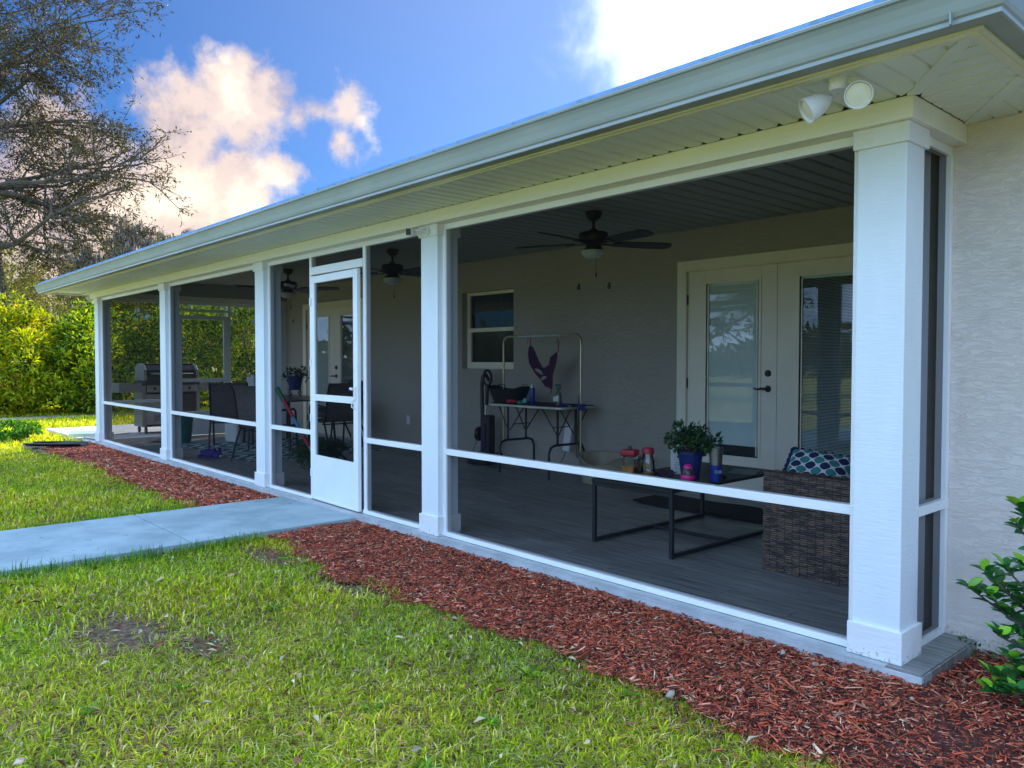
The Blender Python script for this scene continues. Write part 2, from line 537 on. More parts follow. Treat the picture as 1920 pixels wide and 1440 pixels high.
# ------------------------------------------------------------------ mesh helpers
class MB:
    def __init__(self):
        self.v = []
        self.f = []

    def add(self, vs, fs):
        o = len(self.v)
        self.v += [tuple(x) for x in vs]
        self.f += [tuple(i + o for i in f) for f in fs]
        return self

    def box(self, x0, x1, y0, y1, z0, z1):
        vs = [(x, y, z) for z in (z0, z1) for y in (y0, y1) for x in (x0, x1)]
        return self.add(vs, [(0, 2, 3, 1), (4, 5, 7, 6), (0, 1, 5, 4), (2, 6, 7, 3), (0, 4, 6, 2), (1, 3, 7, 5)])

    def obox(self, c, s, m=None):
        hx, hy, hz = s[0] / 2, s[1] / 2, s[2] / 2
        c = Vector(c)
        vs = []
        for z in (-hz, hz):
            for y in (-hy, hy):
                for x in (-hx, hx):
                    p = Vector((x, y, z))
                    if m is not None:
                        p = m @ p
                    vs.append(c + p)
        return self.add(vs, [(0, 2, 3, 1), (4, 5, 7, 6), (0, 1, 5, 4), (2, 6, 7, 3), (0, 4, 6, 2), (1, 3, 7, 5)])

    def tube(self, pts, r, n=8, cap=True):
        pts = [Vector(p) for p in pts]
        rs = r if isinstance(r, (list, tuple)) else [r] * len(pts)
        d0 = (pts[1] - pts[0]).normalized()
        up = Vector((0, 0, 1)) if abs(d0.z) < 0.9 else Vector((1, 0, 0))
        a = d0.cross(up).normalized()
        vs = []
        for i, p in enumerate(pts):
            if i == 0:
                d = d0
            elif i == len(pts) - 1:
                d = (pts[i] - pts[i - 1]).normalized()
            else:
                d = ((pts[i + 1] - pts[i]).normalized() + (pts[i] - pts[i - 1]).normalized())
                d = d.normalized() if d.length > 1e-6 else d0
            a = (a - d * a.dot(d))
            a = a.normalized() if a.length > 1e-6 else d.orthogonal().normalized()
            b = d.cross(a)
            for k in range(n):
                t = 2 * PI * k / n
                vs.append(p + (a * math.cos(t) + b * math.sin(t)) * rs[i])
        fs = []
        for i in range(len(pts) - 1):
            for k in range(n):
                k2 = (k + 1) % n
                fs.append((i * n + k, i * n + k2, (i + 1) * n + k2, (i + 1) * n + k))
        if cap:
            fs.append(tuple(reversed(range(n))))
            fs.append(tuple((len(pts) - 1) * n + k for k in range(n)))
        return self.add(vs, fs)

    def lathe(self, prof, c=(0, 0, 0), n=20, m=None, sx=1, sy=1):
        vs = []
        for (r, z) in prof:
            for k in range(n):
                t = 2 * PI * k / n
                p = Vector((r * math.cos(t) * sx, r * math.sin(t) * sy, z))
                if m is not None:
                    p = m @ p
                vs.append(p + Vector(c))
        fs = []
        for i in range(len(prof) - 1):
            for k in range(n):
                k2 = (k + 1) % n
                fs.append((i * n + k, i * n + k2, (i + 1) * n + k2, (i + 1) * n + k))
        if prof[0][0] > 1e-5:
            fs.append(tuple(reversed(range(n))))
        if prof[-1][0] > 1e-5:
            fs.append(tuple((len(prof) - 1) * n + k for k in range(n)))
        return self.add(vs, fs)

    def prism(self, poly, z0, z1):
        n = len(poly)
        vs = [(x, y, z0) for x, y in poly] + [(x, y, z1) for x, y in poly]
        fs = [tuple(reversed(range(n))), tuple(range(n, 2 * n))] + [(i, (i + 1) % n, n + (i + 1) % n, n + i) for i in range(n)]
        return self.add(vs, fs)

    def sheet(self, rows, thick=0.004):
        """grid of points, given thickness along its local normal"""
        R, C = len(rows), len(rows[0])
        P = [[Vector(p) for p in r] for r in rows]
        top, bot = [], []
        for i in range(R):
            for j in range(C):
                du = P[min(i + 1, R - 1)][j] - P[max(i - 1, 0)][j]
                dv = P[i][min(j + 1, C - 1)] - P[i][max(j - 1, 0)]
                nn = du.cross(dv)
                nn = nn.normalized() if nn.length > 1e-9 else Vector((0, 0, 1))
                top.append(P[i][j] + nn * thick / 2)
                bot.append(P[i][j] - nn * thick / 2)
        fs = []
        o = R * C
        for i in range(R - 1):
            for j in range(C - 1):
                a, b, c, d = i * C + j, i * C + j + 1, (i + 1) * C + j + 1, (i + 1) * C + j
                fs.append((a, d, c, b))
                fs.append((a + o, b + o, c + o, d + o))
        rim = [j for j in range(C)] + [i * C + C - 1 for i in range(1, R)] + [(R - 1) * C + j for j in range(C - 2, -1, -1)] + [i * C for i in range(R - 2, 0, -1)]
        for k in range(len(rim)):
            a, b = rim[k], rim[(k + 1) % len(rim)]
            fs.append((a, b, b + o, a + o))
        return self.add(top + bot, fs)

    def mesh(self, name, m, smooth_=False):
        me = bpy.data.meshes.new(name)
        me.from_pydata(self.v, [], self.f)
        me.materials.append(m)
        if smooth_:
            me.polygons.foreach_set('use_smooth', [True] * len(me.polygons))
        me.update()
        return me

    def build(self, name, m, parent=None, smooth_=False, bevel=0.0, loc=None):
        o = bpy.data.objects.new(name, self.mesh(name, m, smooth_))
        COL.objects.link(o)
        if parent is not None:
            o.parent = parent
        if loc is not None:
            o.location = loc
        if bevel:
            b = o.modifiers.new('bevel', 'BEVEL')
            b.width = bevel
            b.segments = 2
            b.limit_method = 'ANGLE'
            b.angle_limit = math.radians(50)
        if smooth_:
            try:
                o.data.set_sharp_from_angle(angle=math.radians(45))
            except Exception:
                pass
        return o


def tag(o, label=None, cat=None, group=None, kind=None):
    for k, v in (('label', label), ('category', cat), ('group', group), ('kind', kind)):
        if v:
            o[k] = v
    return o


def thing(name, label, cat, loc=(0, 0, 0), rz=0.0, group=None):
    o = bpy.data.objects.new(name, None)
    o.empty_display_size = 0.2
    COL.objects.link(o)
    o.location = loc
    o.rotation_euler = (0, 0, rz)
    return tag(o, label, cat, group)


def children(o):
    return [c for c in bpy.data.objects if c.parent is o]


def copy_tree(o, loc, rz, label=None, parent=None):
    kids = children(o)
    c = o.copy()
    COL.objects.link(c)
    if parent is None:
        c.location = loc
        c.rotation_euler = (0, 0, rz)
        if label:
            c['label'] = label
    else:
        c.parent = parent
    for k in kids:
        copy_tree(k, None, None, None, c)
    return c


def inst(o_mesh, name, parent, loc, rot=(0, 0, 0)):
    o = bpy.data.objects.new(name, o_mesh)
    COL.objects.link(o)
    o.parent = parent
    o.location = loc
    o.rotation_euler = rot
    return o


def np_mesh(name, V, Fq, m, col=None, parent=None, smooth_=False):
    """V (n,3), Fq (k, c) faces with c corners, col (k,3) face colours -> corner colour"""
    me = bpy.data.meshes.new(name)
    V = np.ascontiguousarray(V, dtype=np.float32)
    if not isinstance(Fq, (list, tuple)):
        Fq = [Fq]
        col = [col] if col is not None else None
    me.vertices.add(len(V))
    me.vertices.foreach_set('co', V.ravel())
    idx = np.concatenate([f.ravel() for f in Fq]).astype(np.int32)
    tot = np.concatenate([np.full(len(f), f.shape[1]) for f in Fq]).astype(np.int32)
    me.loops.add(len(idx))
    me.loops.foreach_set('vertex_index', idx)
    me.polygons.add(len(tot))
    st = np.concatenate([[0], np.cumsum(tot)[:-1]]).astype(np.int32)
    me.polygons.foreach_set('loop_start', st)
    me.polygons.foreach_set('loop_total', tot)
    if smooth_:
        me.polygons.foreach_set('use_smooth', np.ones(len(tot), dtype=bool))
    me.materials.append(m)
    if col is not None:
        c = np.concatenate([np.repeat(c_, f.shape[1], axis=0) for c_, f in zip(col, Fq)])
        c = np.concatenate([c, np.ones((len(c), 1))], axis=1).astype(np.float32)
        at = me.color_attributes.new('Col', 'FLOAT_COLOR', 'CORNER')
        at.data.foreach_set('color', c.ravel())
    me.update(calc_edges=True)
    me.validate()
    o = bpy.data.objects.new(name, me)
    COL.objects.link(o)
    if parent is not None:
        o.parent = parent
    return o


def unit(v):
    return v / (np.linalg.norm(v, axis=1, keepdims=True) + 1e-9)


def leaves(P, D, Nrm, L, Wd, fold=0.25):
    """each leaf: six-sided blade folded along its rib. P base, D direction, Nrm rough normal"""
    n = len(P)
    D = unit(D)
    S = unit(np.cross(D, Nrm))
    Nn = unit(np.cross(S, D))
    L = np.broadcast_to(np.asarray(L, float).reshape(-1, 1), (n, 1))
    Wd = np.broadcast_to(np.asarray(Wd, float).reshape(-1, 1), (n, 1))
    b = P
    m1 = P + D * L * 0.42 - Nn * L * 0.04
    tip = P + D * L - Nn * L * 0.12
    l = P + D * L * 0.45 + S * Wd * 0.5 + Nn * Wd * fold
    r = P + D * L * 0.45 - S * Wd * 0.5 + Nn * Wd * fold
    V = np.stack([b, l, tip, r, m1], axis=1).reshape(-1, 3)
    i = np.arange(n)[:, None] * 5
    F = np.concatenate([i + np.array([[0, 4, 1]]), i + np.array([[1, 4, 2]]), i + np.array([[2, 4, 3]]), i + np.array([[3, 4, 0]])], axis=0)
    return V, F


def leaf_object(name, P, D, Nrm, L, Wd, C, m, parent=None, fold=0.25):
    V, F = leaves(P, D, Nrm, L, Wd, fold)
    return np_mesh(name, V, F, m, np.tile(C, (4, 1)), parent)


def pal(n, cols, jit=0.18, w=None):
    cols = np.array(cols, float)
    k = RG.choice(len(cols), n, p=w)
    c = cols[k] * (1 + RG.normal(0, jit, (n, 1)))
    return np.clip(c, 0.002, 0.95)


# =================================================================== SETTING
def pnoise(x, y, s=1.0):
    return (np.sin(x * 1.7 * s + 1.3) * np.cos(y * 2.3 * s - 0.7) + 0.6 * np.sin(x * 4.1 * s - y * 3.3 * s + 2.1) + 0.4 * np.sin(x * 7.9 * s + y * 6.1 * s)) / 2.0


def mulch_edge(x):
    """front edge (y) of the mulch beds"""
    xs = [-12.9, -12.4, -11.8, -9.1, -7.4, -6.1, -5.64, -4.3, -4.0, -3.4, -2.86, -2.06, -1.7, -1.0, -0.3, 0.14, 0.55, 1.2, 3]
    ys = [-0.06, -0.45, -0.76, -0.70, -0.74, -0.80, -0.80, -0.76, -0.74, -0.88, -0.97, -0.86, -0.85, -0.81, -0.85, -0.90, -0.95, -1.0, -1.0]
    return np.interp(x, xs, ys) + 0.03 * np.sin(np.asarray(x) * 9.0) + 0.02 * np.sin(np.asarray(x) * 23.0)


ZG = -0.065
# lawn ground sheet, finer near the camera and gently uneven
xs = np.concatenate([[-900, -400, -150, -60, -40], np.linspace(-26, 6, 129), [12, 30, 80, 300, 900]])
ys = np.concatenate([[-900, -400, -150, -50, -20], np.linspace(-9, 9, 73), [16, 40, 100, 300, 900]])
XX, YY = np.meshgrid(xs, ys)
near = (np.abs(XX + 10) < 16.5) & (np.abs(YY) < 9.2)
in_house = (XX > -16) & (YY > -0.3) & (XX < 0.4)
ZZ = ZG - 0.012 + np.where(near & ~in_house, 0.012 * pnoise(XX, YY, 0.9), 0) - np.where(in_house, 0.05, 0)
V = np.stack([XX, YY, ZZ], -1).reshape(-1, 3)
nx, ny = len(xs), len(ys)
ii = (np.arange(ny - 1)[:, None] * nx + np.arange(nx - 1)[None, :]).ravel()
ground = np_mesh('ground', V, np.stack([ii, ii + 1, ii + nx + 1, ii + nx], 1), ground_mat, smooth_=True)
tag(ground, kind='structure')


def bed(name, x0, x1, yb, z, label=None):
    xs_ = np.linspace(x0, x1, int((x1 - x0) / 0.08) + 2)
    m = MB()
    rows = []
    for x in xs_:
        ye = float(mulch_edge(x))
        rows.append([(x, ye + (yb(x) - ye) * k / 5, z + 0.010 * math.sin(PI * min(1, k / 5 + 0.15)) * (1 + 0.5 * math.sin(x * 5)) - (0.012 if k == 0 else 0)) for k in range(6)])
    R, C = len(rows), 6
    m.add([p for r in rows for p in r], [(i * C + j, (i + 1) * C + j, (i + 1) * C + j + 1, i * C + j + 1) for i in range(R - 1) for j in range(C - 1)])
    o = m.build(name, mulch_base, smooth_=True)
    return tag(o, kind='structure')


bed('mulch_bed_right', -4.30, 3.0, lambda x: 0.0 if x < 0.05 else 0.58, -0.060)
bed('mulch_bed_left', -12.6, -5.64, lambda x: 0.0, -0.060)


def blob(name, cx, cy, rx, ry, z, m, seed=0, n=28):
    r = random.Random(seed)
    n = 70
    ph = [r.uniform(0, 6.28) for _ in range(4)]
    pts = []
    for k in range(n):
        t = 2 * PI * k / n
        q = 1 + 0.16 * math.sin(2 * t + ph[0]) + 0.12 * math.sin(3 * t + ph[1]) + 0.09 * math.sin(7 * t + ph[2]) + 0.07 * math.sin(13 * t + ph[3]) + r.uniform(-.06, .06)
        pts.append((cx + rx * q * math.cos(t), cy + ry * q * math.sin(t)))
    mb = MB()
    vs = [(cx, cy, z)] + [(x, y, z - 0.004) for x, y in pts]
    mb.add(vs, [(0, i + 1, (i + 1) % n + 1) for i in range(n)])
    return tag(mb.build(name, m), kind='structure')


DIRT = [(-2.78, -2.24, 0.34, 0.20), (-2.35, -2.0, 0.16, 0.09), (-3.75, -1.02, 0.30, 0.10), (-2.75, -1.02, 0.28, 0.10), (-12.3, -0.8, 0.75, 0.16)]
for i, (a, b_, c, d) in enumerate(DIRT):
    if a > -12:
        continue          # these show the lawn's own soil between thinning blades
    blob('dirt_patch', a, b_, c, d, ZG + 0.004, dirt_mat, i)

# walkway of poured slabs
path = thing('walkway', None, None, (-4.97, -0.036, 0))
path['kind'] = 'structure'
yy = -0.036
for k, y1 in enumerate((-1.36, -2.95, -4.55, -6.2, -7.9)):
    mb = MB().box(-0.67, 0.67, y1 + 0.010 + 0.036, yy - 0.0 + 0.036, -0.075, -0.018)
    mb.build('concrete_slab', path_mat, path, bevel=0.006)
    yy = y1
# grill pad beyond the far end of the porch
pad = MB().box(-15.75, -12.262, -0.02, 4.6, -0.16, -0.03).build('concrete_pad', pad_mat, bevel=0.01)
tag(pad, kind='structure')
blob('dirt_track', -19.6, -1.5, 0.55, 4.6, ZG + 0.012, track_mat, 5)

# =================================================================== HOUSE
house = thing('house', 'single-storey pale stucco house with long white screened porch', 'house', (0, 0, 0))
YB = 3.108          # porch back wall
XE = -12.12         # far end of the porch
H = 2.25            # underside of the beam
BT = 2.34           # top of beam = soffit
CEIL = 2.555
# ---- walls, each piece butted against the next
D1 = (-3.312, -1.362)
D2 = (-11.27, -9.34)
WIN = (-6.88, -5.86, 1.165, 2.165)


def wall(name, boxes, m):
    mb = MB()
    for b_ in boxes:
        mb.box(*b_)
    return mb.build(name, m, house)


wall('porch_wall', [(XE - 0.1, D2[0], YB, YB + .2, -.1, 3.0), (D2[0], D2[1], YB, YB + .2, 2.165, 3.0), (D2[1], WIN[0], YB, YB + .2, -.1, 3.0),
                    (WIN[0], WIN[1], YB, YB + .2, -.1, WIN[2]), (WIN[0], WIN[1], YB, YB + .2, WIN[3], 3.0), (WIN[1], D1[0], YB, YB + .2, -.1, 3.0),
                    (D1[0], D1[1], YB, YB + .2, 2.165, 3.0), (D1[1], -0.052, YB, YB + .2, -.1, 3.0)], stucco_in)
wall('front_wall', [(-0.05, 14, 0.582, 0.78, -.3, 2.345), (-0.05, 0.15, 0.78, YB + .2, -.3, 2.36)], stucco_mat)
wall('outer_wall', [(13.8, 14, 0.78, 12, -.3, 2.4), (XE - 0.1, 13.8, 11.8, 12, -.3, 2.4), (XE - 0.1, XE + .1, YB + .2, 11.8, -.3, 2.4)], stucco_mat)
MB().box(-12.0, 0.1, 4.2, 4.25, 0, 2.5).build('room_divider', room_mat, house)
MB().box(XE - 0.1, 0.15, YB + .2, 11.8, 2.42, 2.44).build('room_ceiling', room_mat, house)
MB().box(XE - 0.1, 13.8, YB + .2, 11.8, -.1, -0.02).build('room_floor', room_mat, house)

# ---- slab and plank tiles
fl = MB().box(-12.26, 0.0935, -0.033, 0.58, -0.30, -0.010).box(-12.26, -0.052, 0.58, YB, -0.30, -0.010).build('porch_slab', slab_mat, house, bevel=0.004)
pl_w, pl_l = 0.150, 1.2
nrow = 21
rw = (YB - 0.05) / nrow
for r in range(nrow):
    y0 = 0.050 + r * rw
    x = 0.0 - 0.052
    end = -12.20
    x0 = x
    first = pl_l * ((r * 0.37) % 1.0) + 0.15
    seg = first
    while x0 > end + 0.01:
        x1 = max(end, x0 - seg)
        if x1 - end < 0.12:
            x1 = end
        MB().box(x1 + 0.0015, x0 - 0.0015, y0 + 0.0015, y0 + rw - 0.0015, -0.012, -0.001 - 0.0006 * ((r * 7 + int(x0 * 3)) % 3)).build('floor_plank', plank_mat, fl)
        x0 = x1
        seg = pl_l
# planks and riser tiles on the little corner step
for k in range(4):
    MB().box(-0.050, 0.0915, -0.031 + k * 0.152, -0.031 + (k + 1) * 0.152 - 0.002, -0.012, 0.0005).build('step_plank', plank_mat, fl)
for k in range(2):
    MB().box(0.0935, 0.1005, -0.031 + k * 0.31, -0.031 + k * 0.31 + 0.306, -0.16, -0.004).build('riser_tile', plank_mat, fl)
# front strip of painted slab edge
MB().box(-12.26, -0.052, -0.0345, 0.048, -0.011, -0.003).build('slab_nosing', slab_mat, fl)

# ---- columns
COLX = [0.0, -3.2235, -6.1187, -9.0179, -12.1242]
CW = 0.2312
for cx in COLX:
    c = MB().box(-CW + .014, -.014, .014, .198, 0.13, 2.175).build('column', white_wood, house, bevel=0.004)
    c.location = (cx, 0, 0)
    MB().box(-CW, 0, 0, .214, 0.0, 0.138).build('column_base', base_wood, c, bevel=0.003)
    MB().box(-CW, 0, 0, .214, 2.167, 2.249).build('column_cap', base_wood, c, bevel=0.003)
# two corner posts at the back of the far end
c = MB().box(XE - .1, XE + .1, 2.985, YB - .002, 0, H).build('corner_post', white_wood, house)

# ---- beams
bm = MB().box(-12.4158, 0.0248, -0.029, 0.205, H, BT).build('front_beam', beam_mat, house, bevel=0.003)
MB().box(-0.205, 0.0248, 0.207, 0.580, H, BT).build('side_beam', beam_mat, house, bevel=0.003)
MB().box(-12.4158, -12.02, 0.207, YB - .004, H, BT).build('end_beam', beam_mat, house, bevel=0.003)
# drop header inside, from beam to ceiling
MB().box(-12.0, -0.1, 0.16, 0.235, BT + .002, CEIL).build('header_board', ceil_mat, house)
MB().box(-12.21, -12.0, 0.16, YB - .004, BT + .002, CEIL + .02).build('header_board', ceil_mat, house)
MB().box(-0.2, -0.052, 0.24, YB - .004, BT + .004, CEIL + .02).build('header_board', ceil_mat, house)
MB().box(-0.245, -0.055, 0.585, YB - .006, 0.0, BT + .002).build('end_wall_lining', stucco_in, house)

# ---- porch ceiling, ribbed vinyl panels
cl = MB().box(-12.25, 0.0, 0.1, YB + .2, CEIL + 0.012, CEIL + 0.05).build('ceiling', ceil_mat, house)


def ribbed(w, ln, groove=0.105, depth=0.012, gw=0.0):
    """vinyl panel: flat bands with V grooves running along y"""
    prof = []
    n = max(1, round(w / groove))
    g = w / n
    for i in range(n):
        x = i * g
        prof += [(x, depth), (x + 0.007, 0.0), (x + g - 0.026, 0.0), (x + g - 0.012, depth)]
    prof.append((w, depth))
    mb = MB()
    vs = [(x, 0, z) for x, z in prof] + [(x, ln, z) for x, z in prof]
    k = len(prof)
    return mb.add(vs, [(i, i + k, i + k + 1, i + 1) for i in range(k - 1)])


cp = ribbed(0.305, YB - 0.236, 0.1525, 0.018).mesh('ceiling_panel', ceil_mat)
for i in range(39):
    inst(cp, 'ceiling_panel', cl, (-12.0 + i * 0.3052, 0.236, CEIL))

# ---- eaves
TX, TY = 0.4153, -0.5268
sof = MB().box(-12.95, TX + .012, TY - .002, -0.031, BT + 0.020, BT + 0.034).build('soffit', soffit_mat, house)
sp = ribbed(0.3048, -0.032 - (TY + .034), 0.1016, 0.018).mesh('soffit_panel', soffit_mat)
x = -12.44
while x < -0.32:
    inst(sp, 'soffit_panel', sof, (x, TY + .034, BT))
    x += 0.305
# mitred corner panels
def mitre(name, poly_fn, n, axis, sgn):
    for k in range(n):
        poly_fn(k)
xg = x
# pieces running in y with mitred outer end (between xg and the diagonal)
dx0, dy0, dx1, dy1 = 0.0248, -0.031, TX - .03, TY + .034     # the diagonal
def diag_y(xx):
    return dy0 + (xx - dx0) * (dy1 - dy0) / (dx1 - dx0)
mb = MB()
xx = xg
k = 0
while xx < dx1 - 0.01:
    g = 0.105
    a, b_ = xx, min(xx + g, dx1)
    def yb_at(q):
        return -0.032 if q <= dx0 else diag_y(q) - 0.02
    for (p, q, zp, zq) in ((a, a + .008, .011, 0), (a + .008, b_ - .014, 0, 0), (b_ - .014, b_ - .004, 0, .011), (b_ - .004, b_, .011, .011)):
        q = min(q, dx1)
        if q <= p:
            continue
        y0 = TY + .034
        mb.add([(p, y0, BT + zp), (q, y0, BT + zq), (q, max(y0, yb_at(q)), BT + zq), (p, max(y0, yb_at(p)), BT + zp)], [(0, 3, 2, 1)])
    xx += g
mb.build('corner_soffit_panel', soffit_mat, sof)
# side panel: grooves run along x, between the two diagonals
mb = MB()
XI0, YI0, XI1, YI1 = 0.0255, 0.580, TX - .03, 0.06          # inner diagonal
y = TY + .05
while y < 0.56:
    a, b_ = y, y + .105
    def xl(q):
        if q < dy0:
            return dx0 + (q - dy0) * (dx1 - dx0) / (dy1 - dy0) + .03
        return dx0 + .003
    def xr(q):
        return XI1 if q < YI1 else XI0 + (q - YI0) * (XI1 - XI0) / (YI1 - YI0)
    for (p, q, zp, zq) in ((a, a + .008, .011, 0), (a + .008, b_ - .014, 0, 0), (b_ - .014, b_ - .004, 0, .011), (b_ - .004, b_, .011, .011)):
        q = min(q, 0.578)
        if q <= p or xr(q) < xl(q):
            continue
        mb.add([(min(xl(p), xr(p)), p, BT + zp), (xr(p), p, BT + zp), (xr(q), q, BT + zq), (min(xl(q), xr(q)), q, BT + zq)], [(0, 3, 2, 1)])
    y += .105
mb.build('side_soffit_panel', soffit_mat, sof)


def strip(p, q, w, z0, z1, name, m, par):
    p, q = Vector(p), Vector(q)
    d = (q - p).normalized()
    s = Vector((-d.y, d.x)) * w / 2
    return MB().prism([tuple(p - s), tuple(q - s), tuple(q + s), tuple(p + s)], z0, z1).build(name, m, par, bevel=0.002)


strip((dx0, dy0), (dx1, dy1), 0.05, BT - .006, BT + .012, 'mitre_strip', soffit_mat, sof)
strip((XI0 + .01, YI0 - .01), (XI1, YI1), 0.05, BT - .006, BT + .012, 'mitre_strip', soffit_mat, sof)
# eave soffit of the main house to the right
MB().box(TX - .03, 14, 0.06, 0.578, BT + 0.018, BT + 0.03).build('house_soffit', soffit_mat, house)
sp2 = ribbed(0.3048, 0.51, 0.105, 0.011).mesh('soffit_panel', soffit_mat)
for k in range(6):
    inst(sp2, 'soffit_panel', sof, (TX + .02 + k * 0.305, 0.066, BT))
mb = MB()
a = XI0
while a < TX + .02:
    for (p, q, zp, zq) in ((a, a + .008, .011, 0), (a + .008, a + .091, 0, 0), (a + .091, a + .101, 0, .011), (a + .101, a + .105, .011, .011)):
        f_ = lambda v: max(0.066, YI0 + (v - XI0) * (YI1 - YI0) / (XI1 - XI0))
        q = min(q, TX + .02)
        if q > p:
            mb.add([(p, f_(p), BT + zp), (q, f_(q), BT + zq), (q, .578, BT + zq), (p, .578, BT + zp)], [(0, 3, 2, 1)])
    a += .105
mb.build('inner_corner_soffit_panel', soffit_mat, sof)
# far-left end soffit
MB().box(-12.93, -12.418, -0.029, 5.0, BT + .001, BT + .014).build('end_soffit', soffit_mat, house)

# fascia (cream lower edge shows below the gutter)
MB().box(-12.97, TX + .001, TY - .002, TY + .036, BT - .016, BT + .004).build('fascia_trim', fascia_mat, house, bevel=0.006)
MB().box(TX - .036, TX, TY + .037, 0.06, BT - .016, BT + .004).build('fascia_trim', fascia_mat, house, bevel=0.006)
MB().box(-12.97, TX + .02, TY - .024, TY - .003, BT - .012, BT + .125).build('fascia', fascia_mat, house)
MB().box(TX + .001, TX + .020, TY - .002, 0.06, BT - .012, BT + .125).build('fascia', fascia_mat, house)
MB().box(TX + .021, 14, 0.04, 0.06, BT - .012, BT + .125).build('fascia', fascia_mat, house)
MB().box(-12.99, -12.971, TY - .02, 11.9, BT - .012, BT + .125).build('fascia', fascia_mat, house)

# K-style gutter; profile is (outward, up)
GP = [(0.0, .125), (0.0, 0.0), (-.066, -.004), (-.072, -.001), (-.071, .014), (-.078, .020), (-.084, .034), (-.092, .062), (-.103, .090), (-.112, .106), (-.120, .111), (-.122, .120), (-.116, .127), (-.108, .124), (-.104, .108), (-.088, .080), (-.076, .04), (-.062, .006), (-.004, .008), (-.004, .122)]


def gutter(a, b_, out, name='gutter', mitre_a=0, mitre_b=0):
    """a,b: 2-D ends along the fascia; out: outward unit vector; mitres lengthen the outer side"""
    a, b_, out = Vector(a), Vector(b_), Vector(out)
    d = (b_ - a).normalized()
    vs = []
    n = len(GP)
    for end, s, mi in ((a, -1, mitre_a), (b_, 1, mitre_b)):
        for (o, z) in GP:
            p = end + out * (-o) + d * s * (-o) * mi
            vs.append((p.x, p.y, BT - .005 + z))
    fs = [(i, (i + 1) % n, n + (i + 1) % n, n + i) for i in range(n)]
    mb = MB().add(vs, fs)
    return mb.build(name, gutter_mat, house)


gy_, gx_ = TY - .025, TX + .022
gutter((-12.992, gy_), (gx_, gy_), (0, -1), mitre_a=1, mitre_b=1)
gutter((gx_, gy_), (gx_, 0.038), (1, 0), mitre_a=1, mitre_b=-1)
gutter((gx_, 0.038), (14, 0.038), (0, -1), mitre_a=-1)
gutter((-12.992, gy_), (-12.992, 11.9), (-1, 0), mitre_a=1)
# gutter corner seams
MB().box(gx_ - .07, gx_ - .064, gy_ - .094, gy_ - .06, BT - .0095, BT + .03).build('gutter_seam', gutter_mat, house)

# roof: ribbed metal on a hip
SL = 0.452
ZE, YE = BT + .128, gy_ - .105


def roof_pt(x, y):
    d = min(y - YE, x + 13.1, 14.4 - x, 12.6 - y)
    return (x, y, ZE + SL * max(0, d))


ridge = (12.6 + YE) / 2
hw = ridge - YE
corners = [(-13.1, YE), (14.4, YE), (14.4, 12.6), (-13.1, 12.6)]
A = [(-13.1, YE, ZE), (0.52, YE, ZE), (0.52 + 0, 12.6, ZE), (-13.1, 12.6, ZE)]
zr = ZE + SL * hw
mb = MB()
vs = [(-13.1, YE, ZE), (0.52, YE, ZE), (0.52, 12.6, ZE), (-13.1, 12.6, ZE), (-13.1 + hw, ridge, zr), (0.52 - 0.6, ridge, zr)]
mb.add(vs, [(0, 1, 5, 4), (1, 2, 5), (2, 3, 4, 5), (3, 0, 4)])
roof = mb.build('roof', roof_mat, house)
mb = MB()
vs = [(-0.3, 0.0, ZE), (14.4, 0.0, ZE), (14.4, 12.6, ZE), (-0.3, 12.6, ZE), (-0.3, ridge, zr - .06), (14.4 - hw, ridge, zr - .06)]
mb.add(vs, [(0, 1, 5, 4), (1, 2, 5), (2, 3, 4, 5), (3, 0, 4)])
mb.build('roof', roof_mat, house)
mb = MB()
x = -12.9
while x < 0.4:
    L = min(hw, x + 13.1)
    mb.add([(x - .02, YE, ZE + .001), (x + .02, YE, ZE + .001), (x + .012, YE, ZE + .016), (x - .012, YE, ZE + .016),
            (x - .02, YE + L, ZE + SL * L + .001), (x + .02, YE + L, ZE + SL * L + .001), (x + .012, YE + L, ZE + SL * L + .016), (x - .012, YE + L, ZE + SL * L + .016)],
           [(0, 1, 2, 3), (1, 5, 6, 2), (2, 6, 7, 3), (3, 7, 4, 0)])
    x += 0.229
tag(mb.build('roof_rib', roof_mat, roof), kind='stuff')

# downspout at the far left corner
dsx, dsy = -12.40, 0.10
dn = MB().obox((dsx, dsy, 1.05), (.075, .06, 1.98)).build('downspout', alu, house, bevel=0.006)
m1 = Matrix.Rotation(math.radians(-42), 3, 'Y')
MB().obox((dsx - .085, dsy, 2.12), (.075, .06, 0.30), Matrix.Rotation(math.radians(-38), 3, 'Y')).build('downspout_elbow', alu, house, bevel=0.006)
MB().obox((dsx - .18, dsy, 2.28), (.075, .06, 0.14)).build('downspout_elbow', alu, house, bevel=0.006)
tg = (Vector((-13.42, -0.10, 0.035)) - Vector((dsx, dsy, 0.10)))
mb = MB()
rot = Vector((1, 0, 0)).rotation_difference(tg.normalized()).to_matrix()
mb.obox(Vector((dsx, dsy, 0.10)) + tg / 2, (tg.length, .085, .075), rot)
mb.build('downspout_outlet', alu, house, bevel=0.006)
MB().obox(Vector((dsx, dsy, 0.10)) + tg * 1.001, (.004, .070, .060), rot).build('outlet_opening', black_pl, house)

# ---- aluminium screen frames
YS0, YS1 = 0.062, 0.108      # depth of the frame members
R0, R1 = 0.589, 0.6323       # mid rail


